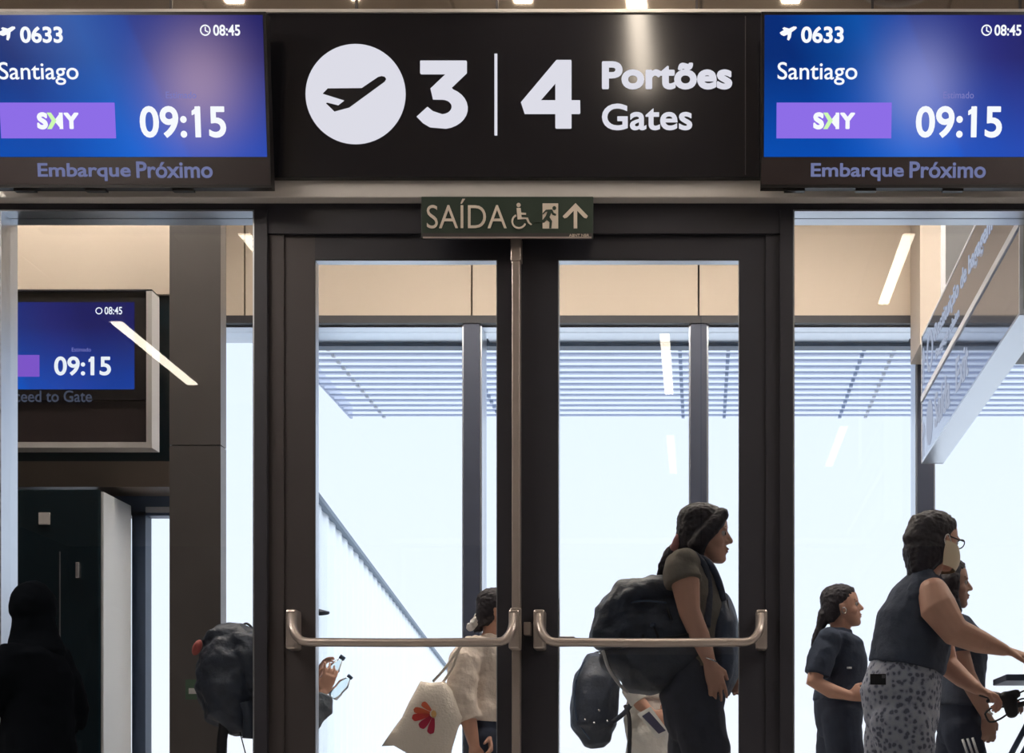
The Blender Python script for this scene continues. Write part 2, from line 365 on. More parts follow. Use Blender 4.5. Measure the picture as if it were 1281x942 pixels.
def panic(d, xa, xb, ya=762):
    """end cases and the bowed bar between them"""
    Y = -.10
    p = pbox('panic_bar', xa+13, xb-13, 797, 809, Y, .03, 'bar', d)       # replaced below by a tube
    bpy.data.objects.remove(p)
    s = 1
    pts = [P(xa+8, 770, -.05), P(xa+9, 785, -.09), P(xa+15, 797, -.105), P(xa+26, 803, -.11), P(xa+60, 803.5, -.11), P((xa+xb)/2, 804, -.11),
           P(xb-60, 803.5, -.11), P(xb-26, 803, -.11), P(xb-15, 797, -.105), P(xb-9, 785, -.09), P(xb-8, 770, -.05)]
    bar = tube('panic_bar', arc_pts(pts, 8), .0165, 'bar', d, 14, label='satin metal push bar bowed between two end cases')
    for q in (xa, xb-14):
        pbox('bracket', q, q+14, ya, 812, -.06, .08, 'bar', bar, bev=.008)
    return bar
b1 = panic(dl, 357, 650); b2 = panic(dr, 667, 960)
pbox('latch_keeper', 655, 664, 778, 794, -.03, .05, 'bar', dr, bev=.003)
pbox('pull_rail', 694, 719, 796, 801, .085, .02, 'bar', dr, bev=.004)
# vertical rod down the meeting stile
rod = thing('trim_4', (X_(645, 0), 0, 0), 'satin vertical rod where the two door leaves meet', 'door fitting', kind='structure')
pbox('rod', 640, 650.5, 298, 1130, -.035, .05, 'bar', rod, bev=.004)
pbox('top_case', 638.5, 652, 296, 326, -.04, .05, 'bar', rod, bev=.004)
pbox('centre_case', 638, 652, 760, 813, -.048, .02, 'bar', rod, bev=.004)

# ---------------------------------------------------------------- gate sign
SY = -.09
gs = thing('gate_sign', (X_(640, SY), SY, Z_(222, SY)), 'long black gate sign with white 3 and 4 above the doors', 'sign')
pbox('housing', 325, 962, 15, 222, SY, .07, 'black', gs, bev=.002)
pbox('panel_seam', 932, 933.2, 20, 218, SY-.003, .003, 'jamb', gs)
mp = plane_map(SY)
prism('departures_disc', ellipse(445, 118, 62.5, 62.5, 64), 0, .004, mp, 'signtxt', gs)
def sx(x): return 370+x*250/1281.
def sy(y): return 40+y*150/769.
prism('plane_symbol', [(sx(a), sy(b)) for a, b in ((176, 400), (208, 367), (425, 365), (530, 294), (552, 288), (572, 292), (581, 306), (572, 322), (345, 488), (250, 514), (197, 463), (205, 458), (275, 476), (316, 444))], .004, .007, mp, 'icongap', gs)
# numeral 3: flat top, diagonal, bowl
cx3, cy3 = 935, 480
three = [(800, 186), (1092, 186), (1097, 190), (1097, 265), (1000, 358)]
three += [(cx3+168*math.cos(a), 490+133*math.sin(a)) for a in [math.radians(t) for t in range(-64, 92, 12)]]
three += [(860, 612), (815, 585), (776, 545), (845, 482), (880, 510), (940, 530)]
three += [(940+60*math.cos(a), 482+47*math.sin(a)) for a in [math.radians(t) for t in range(70, -91, -16)]]
three += [(880, 434), (864, 365), (962, 272), (804, 272), (798, 266), (798, 190)]
prism('numeral', [(sx(a), sy(b)) for a, b in three], 0, .004, mp, 'signtxt', gs, label='white numeral 3')
pbox('divider', 618.5, 622, 67, 169, SY-.004, .004, 'signtxt', gs)
def fx(x): return 640+x*300/1281.
def fy(y): return 60+y*120/512.
def bridge_poly(o, h): return o
four = [(240, 66), (318, 66), (320, 70), (320, 281), (366, 281), (367, 348), (363, 353), (320, 353), (320, 428), (316, 431), (238, 431), (234, 427), (234, 353), (70, 353), (50, 292)]
prism('numeral', [(fx(a), fy(b)) for a, b in four], 0, .004, mp, 'signtxt', gs, hole=[(fx(a), fy(b)) for a, b in ((234, 190), (234, 281), (155, 281))], label='white numeral 4')
text('lettering', 'Portões', 753, 77, 916, 112, mp, 'signtxt', gs, .015, fat=1.1)
text('lettering', 'Gates', 753, 130, 866, 163, mp, 'signtxt', gs, .012, fat=.35)

# ---------------------------------------------------------------- exit sign
EY = -.075
es = thing('exit_sign', (X_(634, EY), EY, Z_(299, EY)), 'dark green exit sign reading SAÍDA hung over the meeting doors', 'sign')
pbox('plate', 527, 742, 246, 298, EY, .012, 'exitg', es, bev=.001)
pbox('lower_rail', 528, 741, 291.5, 298, EY-.01, .012, 'jamb', es)
pbox('rail_edge', 529, 740, 296, 298, EY-.013, .004, 'bar', es)
mp = plane_map(EY)
text('lettering', 'SAÍDA', 534, 249, 634, 286, mp, 'exitw', es, -.004)
text('small_print', 'ABNT NBR', 712, 293, 737, 296, plane_map(EY-.01), 'exitw', es)
def gx(x): return 500+x*270/1281.
def gy(y): return 235+y*75/356.
ws = 'exitw'
ring_poly('wheelchair_symbol', gx(708), gy(200), 7.2, 9.4, 0, .003, mp, ws, es, math.radians(20), math.radians(245))
prism('wheelchair_symbol', ellipse(gx(706), gy(103), 2.6, 2.6, 20), 0, .003, mp, ws, es)
prism('wheelchair_symbol', [(gx(a), gy(b)) for a, b in ((694, 122), (718, 120), (722, 148), (750, 150), (750, 160), (722, 160), (724, 176), (762, 178), (772, 205), (786, 218), (778, 222), (762, 210), (750, 186), (700, 188))], 0, .003, mp, ws, es)
dp_ = [(848, 93), (941, 93), (941, 242), (848, 242)]
prism('doorway_symbol', [(gx(a), gy(b)) for a, b in dp_], 0, .002, mp, ws, es)
prism('running_figure_symbol', [(gx(a), gy(b)) for a, b in ((868, 132), (905, 130), (915, 150), (930, 158), (926, 168), (908, 162), (900, 150), (890, 176), (905, 200), (900, 242), (888, 242), (890, 206), (872, 190), (858, 208), (800, 206), (800, 196), (850, 192), (868, 168), (878, 142), (866, 144), (852, 160), (848, 154))], .002, .004, mp, 'exitg', es)
prism('running_figure_symbol', ellipse(gx(918), gy(122), 2.4, 2.4, 18), .002, .004, mp, 'exitg', es)
prism('arrow_symbol', [(gx(a), gy(b)) for a, b in ((1044, 92), (1117, 168), (1108, 182), (1094, 178), (1054, 136), (1054, 242), (1033, 242), (1033, 136), (992, 178), (978, 182), (968, 170))], 0, .003, mp, ws, es)

# ---------------------------------------------------------------- flight monitors over the doors
def monitor(cx, spot, gl, lab, x_off):
    Y = -.20; tl = math.radians(7); cy = 126.0; d = Y-CAMY; k = d/F
    C = P(cx, cy, Y)
    def mp(px, py, t):
        lx, lz = (px-cx)*k, (cy-py)*k/math.cos(tl)*1.0
        # tilted: the top leans toward the hall
        return (C.x+lx, C.y-lz*math.sin(tl)-t*math.cos(tl), C.z+lz*math.cos(tl)-t*math.sin(tl))
    r = thing('flight_monitor', tuple(P(cx, 228, -.17)), lab, 'screen', 'flight monitors beside the gate sign')
    L, R = cx-178, cx+178
    prism('housing', [(L, 21), (R, 21), (R, 230), (L, 230)], -.05, .0, mp, 'bezel', r)
    prism('lower_bezel', [(L+1, 193.5), (R-1, 193.5), (R-1, 226), (L+1, 226)], 0, .001, mp, 'strip', r)
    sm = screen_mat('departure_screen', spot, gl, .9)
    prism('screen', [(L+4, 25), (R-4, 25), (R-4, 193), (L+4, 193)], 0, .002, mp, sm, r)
    for q in (L+30, L+120, L+230): prism('mount_tab', [(q, 228), (q+26, 228), (q+26, 233), (q, 233)], -.04, -.01, mp, 'bezel', r)
    o = L+20 - 975 + 0.0
    def T(s, x0, y0, x1, y1, m='txt', off=.0, fat=0, flags=None): text('lettering', s, x0+o, y0, x1+o, y1, mp, m, r, off, .002, .003, fat, [(a+o, b) for a, b in flags] if flags else None)
    T('0633', 1004.5, 38.5, 1057.5, 58, off=.01, fat=.55); T('Santiago', 975.5, 80.5, 1075, 107.5, off=.006)
    T('08:45', 1245, 36.5, 1278.5, 49.5, off=.02); T('09:15', 1149, 132.5, 1257, 170.5, off=.012, fat=.5, flags=[(1223, 4.5)])
    T('Estimado', 1183, 115.5, 1221, 123.5, 'faint')
    text('lettering', 'Embarque', 1018+o, 200.5, 1135+o, 222, mp, 'ticker', r, .012, .001, .002, .3)
    text('lettering', 'Próximo', 1142+o, 198.5, 1238+o, 218.5, mp, 'ticker', r, .012, .001, .002, .3)
    prism('airline_bar', [(974.5+o, 128.5), (1118.5+o, 128.5), (1118.5+o, 171), (974.5+o, 171)], .002, .003, mp, 'purple', r)
    text('airline_logo', 'S', 1020.5+o, 140, 1034+o, 160.5, mp, 'txt', r, .02, .003, .004, 1.0)
    text('airline_logo', 'Y', 1054+o, 140.5, 1073+o, 160, mp, 'txt', r, .02, .003, .004, .9)
    prism('airline_logo', [(a+o, b) for a, b in ((1033, 140.5), (1038.5, 140.5), (1045, 150), (1038.5, 160), (1033, 160), (1039, 150))], .003, .0042, mp, 'lime', r)
    prism('airline_logo', [(a+o, b) for a, b in ((1048.5, 140.5), (1053, 140.5), (1053, 160), (1048.5, 160), (1048.5, 158), (1042, 150.3), (1048.5, 142.5))], .003, .004, mp, 'txt', r)
    ring_poly('clock_symbol', 1235.2+o, 43, 5, 6.6, .002, .003, mp, 'txt', r)
    prism('clock_symbol', [(1234.6+o, 39), (1236+o, 39), (1236+o, 43.2), (1239+o, 44.6), (1238.4+o, 45.8), (1234.6+o, 44)], .002, .003, mp, 'txt', r)
    pl = [(22, 292), (40, 278), (70, 262), (52, 245), (72, 230), (130, 246), (180, 222), (212, 224), (218, 240), (200, 258), (160, 285), (150, 345), (128, 378), (108, 368), (115, 312), (70, 328), (40, 316)]
    prism('plane_symbol', [(975+2.0+(a*120/1130.-1.5)*1.02+o, 40+(20+b*100/942.-43)*1.0-2) for a, b in pl], .002, .003, mp, 'txt', r)
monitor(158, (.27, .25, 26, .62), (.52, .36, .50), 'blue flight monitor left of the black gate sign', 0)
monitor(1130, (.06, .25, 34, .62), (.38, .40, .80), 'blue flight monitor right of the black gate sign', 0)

# ---------------------------------------------------------------- ceiling lamps of the hall
g = 'strip lights on the hall ceiling'
def lamp(x, d0, d1, lab, z=RH, w=.033, m='lamp', vertical=False, sgn=-1, grp=g):
    y0, y1 = (-(d1+CAMY), -(d0+CAMY)) if sgn < 0 else (d0, d1)
    t = thing('ceiling_lamp', (x, (y0+y1)/2, z-.02), lab, 'lamp', grp)
    box('housing', x-w-.008, x+w+.008, y0-.008, y1+.008, z-.014, z-.002, 'white', t)
    box('diffuser', x-w, x+w, y0, y1, z-.022, z-.014, m, t)
lamp(-.25, 10.85, 12.45, 'warm strip light mirrored in the glass above the woman with the big backpack')
lamp(1.17, 8.85, 10.1, 'warm strip light mirrored in the glass right of the doors')
lamp(-3.9, 10.5, 12.1, 'warm strip light mirrored across the far left monitor', w=.04)
lamp(-2.57, 7.95, 9.15, 'warm strip light mirrored beside the left door jamb')
lamp(1.22, 13.5, 15.1, 'warm strip light of the right row, further back in the hall', m='lampd')
lamp(-.27, 13.9, 15.5, 'warm strip light of the middle row, further back in the hall', m='lampd')
lamp(-.258, 6.14, 7.3, 'strip light above the word Portões on the gate sign', w=.035, m='lampm')
for q, l_ in ((-1.86, 'short ceiling light above the left flight monitor'), (-.71, 'short ceiling light above the numeral 4 on the gate sign'), (.357, 'short ceiling light above the left edge of the right flight monitor')):
    lamp(q, 6.12, 6.42, l_, w=.035)
lamp(-1.375, 6.12, 6.40, 'narrow ceiling light between the numeral 3 and the disc of the gate sign', w=.014)
for q, l_ in ((-6.2, 'far left'), (-4.6, 'left'), (-2.9, 'just left'), (1.9, 'just right'), (3.4, 'right'), (5.4, 'far right')):  # unseen fill lights, added to brighten the hall side
    lamp(q, 7.0, 8.5, 'wide fill light added on the hall ceiling, %s of the doors out of view' % l_, w=.06, m='lampfill')
ring = thing('ceiling_vent', (1.54/2, -.25, RH-.02), 'round vent in the hall ceiling above the right flight monitor', 'vent')
V, Fc = tube_v([(.77+.14*math.cos(a), -.24+.14*math.sin(a), RH-.015) for a in [i*math.pi/16 for i in range(32)]], .014, 8, True)
mesh('vent_ring', V, Fc, 'white', ring, True)
box('vent_plate', .70, .84, -.31, -.17, RH-.014, RH-.002, 'greypanel', ring)

# corridor lamps (warm, washing the beige bulkhead)
for i, q in enumerate((-4.4, -2.6, -.9, .8, 2.5, 4.2)):
    t = thing('ceiling_lamp', (q, 2.7, CH-.03), '%s warm strip light from the left on the corridor ceiling behind the doors' % ['first', 'second', 'third', 'fourth', 'fifth', 'sixth'][i], 'lamp', 'corridor ceiling strip lights')
    box('housing', q-.72, q+.72, 2.62, 2.78, CH-.02, CH-.002, 'white', t)
    box('diffuser', q-.7, q+.7, 2.64, 2.76, CH-.03, CH-.02, 'lampc', t)

for i, q in enumerate((-3.5, -1.7, .1, 1.9, 3.7)):  # second row, added out of view as fill light over the walkers
    t = thing('ceiling_lamp', (q, 1.9, CH-.03), '%s added fill light from the left in the row just behind the door wall' % ['first', 'second', 'third', 'fourth', 'fifth'][i], 'lamp', 'added fill lights just behind the door wall')
    box('housing', q-.62, q+.62, 1.82, 1.98, CH-.02, CH-.002, 'white', t)
    box('diffuser', q-.6, q+.6, 1.84, 1.96, CH-.03, CH-.02, 'lampc', t)

# ---------------------------------------------------------------- far facade
FY = 4.0; SP = 284.0
bk = thing('wall_far', (0, FY, Z_(404, FY)), 'beige panelled bulkhead above the far windows', 'wall', kind='structure')
for k in range(-5, 5):
    a = 590+SP*k; b = a+SP
    pbox('panel', a+1.2, b-1.2, 120, 394.5, FY, .05, 'beige', bk)
box('backing', X_(-900, FY), X_(2100, FY), FY+.05, FY+.28, Z_(404, FY), CH, 'wall', bk)
box('side_wall', -8, X_(590-SP*5, FY), FY, FY+.3, 0, CH, 'wall', bk)
box('side_wall', X_(590+SP*5, FY), 8, FY, FY+.3, 0, CH, 'wall', bk)
pbox('trim_5', 590-SP*5, 590+SP*5, 394.5, 404, FY-.01, .06, 'frame', kind='structure', label='dark bronze trim under the beige bulkhead', cat='trim')
for k in range(-5, 5):
    a = 590+SP*k; b = a+SP; a = 345 if k == -1 else a; b = 345 if k == -2 else b
    w = thing('window_%d' % (k+8), (X_((a+b)/2, FY), FY, 0), 'bay %s of the tall far windows' % ['one', 'two', 'three', 'four', 'behind the dark column', 'behind the left door', 'behind the right door', 'behind the hanging sign', 'past the hanging sign', 'ten'][k+5], 'window', kind='structure')
    box('mullion', X_(a-10, FY), X_(a+10, FY), FY, FY+.25, 0, Z_(404, FY), 'mull', w)
    box('mullion_cover', X_(a+10, FY), X_(a+10, FY)+.012, FY+.02, FY+.24, 0, Z_(404, FY), 'alu', w)
    box('mullion_cover', X_(a-10, FY)-.012, X_(a-10, FY), FY+.02, FY+.24, 0, Z_(404, FY), 'alu', w)
    box('pane', X_(a+10, FY)+.012, X_(b-10, FY)-.012, FY+.16, FY+.17, .12, Z_(404, FY)-.012, 'facade', w)
    box('soffit', X_(a+10, FY)+.012, X_(b-10, FY)-.012, FY+.055, FY+.40, Z_(404, FY)-.012, Z_(404, FY), 'alu', w)
    box('transom', X_(a+10, FY)+.012, X_(b-10, FY)-.012, FY+.05, FY+.16, 0, .12, 'mull', w)
# right pilaster and grey bulkhead behind the hanging sign
pbox('wall_pilaster', 1151, 1181, 60, 431, 3.55, .44, 'beige2', kind='structure', label='pale beige hanging pilaster left of the hanging sign', cat='wall')
pbox('wall_bulkhead', 1181, 1420, 60, 431, 3.55, .44, 'greypanel', kind='structure', label='dark grey bulkhead behind the hanging sign', cat='wall')

# louvred canopy outside
zc = 3.385
cn = thing('louvre_canopy', (1.5, 5.5, zc), 'pale blue louvred canopy outside the far windows', 'canopy')
xl, xr = -2.75, 6.2
for i in range(13):
    y0 = 10.575+CAMY+.1555*i; y1 = y0+.150
    v = [(xl, y0, zc), (xr, y0, zc), (xr, y1+.02, zc+.035), (xl, y1+.02, zc+.035), (xl, y0, zc+.014), (xr, y0, zc+.014), (xr, y1+.02, zc+.05), (xl, y1+.02, zc+.05)]
    mesh('slat', v, boxv(0, 1, 0, 1, 0, 1)[1], 'slat', cn)
for q in (-2.47, -1.57, -.14, .18, 1.08, 1.28, 1.98, 2.9, 3.8):
    for i in range(13):
        y0 = 10.575+CAMY+.1555*i
        box('bracket', q-.012, q+.012, y0-.012, y0+.03, zc-.014, zc+.006, 'white' if q in (-2.47, 1.28) else 'louvre_dark', cn)
box('edge_beam', xl-.02, xl, 4.45, 6.56, zc+.02, zc+.12, 'slat', cn)
box('front_beam', xl, xr, 4.40, 4.50, zc-.02, zc+.03, 'capm', cn)

# corrugated building beyond
bd = thing('corrugated_wall', (-4, 20, 0), 'tall white corrugated steel wall outside behind the left door', 'wall')
z1 = 2.73; d0 = 11.6; d1 = 46
def wx(d): return -3.01-.0965*(d-12.5)
V = []; Fc = []; n = 330
for i in range(n+1):
    d = d0+(d1-d0)*i/n; o_ = .009*(1 if (i//2) % 2 else -1)
    V += [(wx(d)+o_, d+CAMY, 0), (wx(d)+o_, d+CAMY, z1), (wx(d)-.08, d+CAMY, z1), (wx(d)-.08, d+CAMY, 0)]
for i in range(n):
    for j in range(3): Fc.append((4*i+j, 4*i+4+j, 4*i+5+j, 4*i+1+j))
Fc += [(0, 1, 2, 3), (4*n+3, 4*n+2, 4*n+1, 4*n)]
mesh('side_cladding', V, Fc, 'corrug', bd)
v = [(wx(d0)+.05, d0+CAMY-.05, z1), (wx(d1)+.05, d1+CAMY, z1), (wx(d1)-.08, d1+CAMY, z1), (wx(d0)-.08, d0+CAMY-.05, z1)]
v += [(a, b, z1+.04) for a, b, c in v]
mesh('roof_flashing', v, boxv(0, 1, 0, 1, 0, 1)[1], 'capm', bd)

# ---------------------------------------------------------------- left block: bulkhead, booth, column, monitor
LY = 2.8
bx_ = thing('wall_portal', (X_(110, LY), LY, 0), 'dark boarding portal wall behind the left sidelight', 'wall', kind='structure')
pbox('upper_panel', -330, 212, 60, 368, LY, .25, 'beige', bx_, label='beige upper panel')
pbox('middle_panel', -330, 212, 368, 577, LY+.03, .22, 'dark', bx_)
pbox('beam', -330, 212, 577, 609, LY-.02, .27, 'brown', bx_, label='brown metal beam over the opening')
# booth below
BY = 2.6
bt = thing('boarding_booth', (X_(20, BY), BY, 0), 'glossy black booth left of the lit passage', 'booth')
xb_, zb = X_(125, BY), Z_(612, BY)
box('body', -6.4, xb_, BY, BY+.44, 0, zb, 'dark', bt, bev=.01)
box('side_cladding', xb_, xb_+.012, BY+.02, BY+.44,   .02, zb-.01, 'white', bt, label='pale reflective side')
pbox('door_seam', 74, 75.5, 690, 1100, BY-.003, .004, 'greypanel', bt)
pbox('wall_plate', 48, 62, 641, 656, BY-.012, .012, 'beam', bt, bev=.002)
pbox('door_handle', 94, 99, 703, 723, BY-.03, .03, 'silver', bt, bev=.004)
pb = thing('door_portal', (X_(180, 3.1), 3.1, 0), 'dark metal frame of the narrow exit passage', 'door frame', kind='structure')
pbox('post', 165, 182, 640, 1170, 3.1, .1, 'bluegrey', pb)
pbox('head', 120, 230, 614, 645, 3.1, .1, 'bluegrey', pb)
pbox('head_light', 182, 230, 634, 641, 3.09, .01, 'alu', pb)
CY = 2.5
clm = thing('dark_column', (X_(247, CY), CY, 0), 'tall dark metal column behind the left sidelight', 'column')
xr_ = -594*(CY+.1-CAMY)/F
box('shaft', X_(212, CY), xr_, CY, CY+.1, 0, Z_(557, CY)-.003, 'column', clm)
box('shaft', X_(212, CY), xr_, CY, CY+.1, Z_(557, CY)+.003, CH, 'column', clm)
box('core', X_(212, CY)+.01, xr_-.01, CY+.01, CY+.09, 0, CH, 'dark', clm)
pbox('label_plate', 232, 248, 850, 875, CY-.004, .004, 'green', clm); pbox('label_plate', 236, 247, 861, 868, CY-.007, .003, 'paper', clm)

# corridor monitor
QY = 2.62
r = thing('flight_monitor', tuple(P(60, 560, QY)), 'blue flight monitor in a beige frame behind the left sidelight', 'screen')
mp = plane_map(QY)
ftop, fb, fr_ = 362, 560, 190
pbox('frame_bar', -230, fr_, 553, 560, QY-.02, .12, 'beam', r)
pbox('frame_bar', 183, fr_, ftop, 553, QY-.02, .12, 'beam', r)
pbox('frame_bar', -230, fr_, ftop, 364, QY-.02, .12, 'frame', r)
pbox('housing', -230, 183, 364, 500, QY, .10, 'bezel', r)
pbox('lower_panel', -230, 183, 500, 553, QY+.02, .06, 'strip', r)
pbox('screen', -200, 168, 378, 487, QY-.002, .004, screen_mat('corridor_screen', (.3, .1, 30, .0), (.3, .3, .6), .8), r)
text('lettering', '09:15', 68, 446, 139, 470, mp, 'txt', r, .012, .002, .003, .35, [(116.5, 3)])
text('lettering', '08:45', 131, 384, 153, 393.5, mp, 'txt', r, .01, .002, .003)
ring_poly('clock_symbol', 124, 389, 3.2, 4.4, .002, .003, mp, 'txt', r)
text('lettering', 'Estimado', 90, 435, 114, 440, mp, 'faint', r, 0, .002, .003)
text('lettering', 'Proceed to Gate', -8, 488.5, 115, 503, mp, 'tickdim', r, .01, .0, .002)
pbox('airline_bar', -80, 49, 444, 471, QY-.006, .004, 'purple2', r)

# ---------------------------------------------------------------- hanging sign (runs away from the viewer, faces left)
hx = 1.285; hz = 2.4; y_n, y_f = .37, 3.23; hh = .74; th = .125
zb_ = CAMZ+420*(y_f-CAMY)/F
zb_ = 2.35
y_f = (zb_-CAMZ)*F/420+CAMY; y_n = (zb_-CAMZ)*F/607+CAMY; hx = 276*(y_f-CAMY)/F; hh = 159*(y_f-CAMY)/F; zm = CAMZ+500*(y_f-CAMY)/F
hs = thing('hanging_sign', (hx+th/2, (y_n+y_f)/2, zb_), 'two-tier hanging exit sign right of the doors, seen edge-on', 'sign')
box('core', hx+.006, hx+th-.006, y_n+.01, y_f-.01, zb_+.01, zb_+hh-.01, 'signframe', hs)
box('underside', hx, hx+th, y_n, y_f, zb_, zb_+.012, 'alu', hs, label='pale grey underside')
box('divider', hx-.006, hx+.012, y_n, y_f, zm-.018, zm+.018, 'signframe', hs)
box('edge', hx-.002, hx+.012, y_n, y_f, zb_+hh-.012, zb_+hh, 'signframe', hs)
box('edge', hx-.002, hx+th, y_n-.004, y_n+.012, zb_, zb_+hh, 'signframe', hs)
box('edge', hx-.002, hx+th, y_f-.012, y_f+.004, zb_, zb_+hh, 'signframe', hs)
box('end_panel', hx+.012, hx+th-.012, y_n-.006, y_n, zb_+.02, zb_+hh-.012, 'beam', hs)
box('face', hx-.0, hx+.008, y_n+.012, y_f-.012, zb_+.012, zm-.018, 'signface', hs)
box('face', hx-.0, hx+.008, y_n+.012, y_f-.012, zm+.018, zb_+hh-.012, 'signface', hs)
box('suspension_rod', hx+th/2-.012, hx+th/2+.012, y_f-.42, y_f-.396, zb_+hh, CH, 'signframe', hs)
box('suspension_rod', hx+th/2-.012, hx+th/2+.012, y_n+.5, y_n+.524, zb_+hh, CH, 'signframe', hs)
def mph(u, v, t): return (hx-.0005-t, y_f-u, v)
def ht(s, u0, u1, v0, v1): text('lettering', s, u0, v1, u1, v0, mph, 'hsign', hs, .01, 0, .002)
hm = zm-.018-zb_
# lower row: arrow, disc, words
prism('arrow_symbol', [(a, b) for a, b in ((.07, zb_+.03), (.09, zb_+.03), (.09, zb_+.17), (.13, zb_+.13), (.13, zb_+.17), (.08, zb_+.22), (.03, zb_+.17), (.03, zb_+.13), (.07, zb_+.17))], 0, .002, mph, 'hsign', hs)
prism('door_disc', ellipse(.32, zb_+.165, .12, .125, 32), 0, .002, mph, 'hsign', hs)
ht('Saída', .52, 1.05, zb_+.08, zb_+.27); ht('Exit', 1.25, 1.62, zb_+.09, zb_+.26)
prism('arrow_symbol', [(a, b) for a, b in ((.07, zm+.07), (.09, zm+.07), (.09, zm+.22), (.13, zm+.18), (.13, zm+.22), (.08, zm+.28), (.03, zm+.22), (.03, zm+.18), (.07, zm+.22))], 0, .002, mph, 'hsign', hs)
ring_poly('baggage_ring', .33, zm+.19, .085, .115, 0, .002, mph, 'hsign', hs)
ht('Restituição de bagagem', .52, 2.25, zm+.16, zm+.28); ht('Baggage claim', .56, 1.35, zm+.06, zm+.13)
# ---------------------------------------------------------------- figures
def loft(V, Fc, pts, rad, n=16, side=None, caps=True):
    """elliptical rings along a path; rad = [(in-plane radius, sideways radius)]; rounded ends"""
    pts = [Vector(p) for p in pts]; rad = [(r, r) if not isinstance(r, (tuple, list)) else r for r in rad]
    side = Vector(side or (0, 1, 0))
    if caps:
        t0 = (pts[0]-pts[1]).normalized(); t1 = (pts[-1]-pts[-2]).normalized()
        a = min(rad[0]); b = min(rad[-1])
        pts = [pts[0]+t0*a*.75, pts[0]+t0*a*.5]+pts+[pts[-1]+t1*b*.5, pts[-1]+t1*b*.75]
        rad = [(rad[0][0]*.35, rad[0][1]*.35), (rad[0][0]*.8, rad[0][1]*.8)]+list(rad)+[(rad[-1][0]*.8, rad[-1][1]*.8), (rad[-1][0]*.35, rad[-1][1]*.35)]
    b0 = len(V); N = len(pts)
    for i, p in enumerate(pts):
        t = (pts[min(i+1, N-1)]-pts[max(i-1, 0)]).normalized()
        s_ = side-t*side.dot(t)
        if s_.length < .25: s_ = Vector((1, 0, 0))-t*t.x
        s_.normalize(); q = t.cross(s_)
        for k in range(n):
            an = 2*math.pi*k/n; V.append(tuple(p+q*math.cos(an)*rad[i][0]+s_*math.sin(an)*rad[i][1]))
    for i in range(N-1):
        for k in range(n):
            a = b0+i*n; b = a+n
            Fc.append((a+k, a+(k+1) % n, b+(k+1) % n, b+k))
    Fc.append(tuple(b0+k for k in range(n))[::-1]); Fc.append(tuple(b0+(N-1)*n+k for k in range(n)))
def ell(V, Fc, c, r, R=None, n=12):
    b0 = len(V); c = Vector(c); R = R or Matrix.Identity(3)
    for i in range(n+1):
        th = math.pi*i/n
        for k in range(n*2):
            ph = math.pi*k/n
            V.append(tuple(c+R @ Vector((r[0]*math.sin(th)*math.cos(ph), r[1]*math.sin(th)*math.sin(ph), r[2]*math.cos(th)))))
    for i in range(n):
        for k in range(2*n):
            a = b0+i*2*n; b = a+2*n
            Fc.append((a+k, b+k, b+(k+1) % (2*n), a+(k+1) % (2*n)))
def blob(name, VF, vox, m, parent, sm=4, wr=0.0, wf=14, dec=None, **k):
    """fuse overlapping closed shells into one smooth continuous surface"""
    V, Fc = VF
    me = bpy.data.meshes.new('b'); me.from_pydata([tuple(v) for v in V], [], Fc); me.update()
    b = bmesh.new(); b.from_mesh(me); bmesh.ops.remove_doubles(b, verts=b.verts, dist=1e-5); bmesh.ops.recalc_face_normals(b, faces=b.faces); b.to_mesh(me); b.free()
    o = bpy.data.objects.new('b', me); COL.objects.link(o)
    r = o.modifiers.new('r', 'REMESH'); r.mode = 'VOXEL'; r.voxel_size = vox; r.use_smooth_shade = True
    if sm:
        q = o.modifiers.new('s', 'SMOOTH'); q.factor = .5; q.iterations = sm
    bpy.context.view_layer.update()
    e_ = o.evaluated_get(bpy.context.evaluated_depsgraph_get()); m2 = e_.to_mesh()
    v = [p.co.copy() for p in m2.vertices]
    if wr:
        v = [p+n_*(wr*(noise.noise(p*wf)+.6*noise.noise(Vector((p.x*wf*1.2+p.z*wf*1.6, p.y*wf*2, p.z*wf*.9-p.x*wf))))) for p, n_ in zip(v, [p.normal.copy() for p in m2.vertices])]
    f = [tuple(p.vertices) for p in m2.polygons]
    e_.to_mesh_clear(); bpy.data.objects.remove(o)
    return mesh(name, v, f, m, parent, smooth=True, **k)

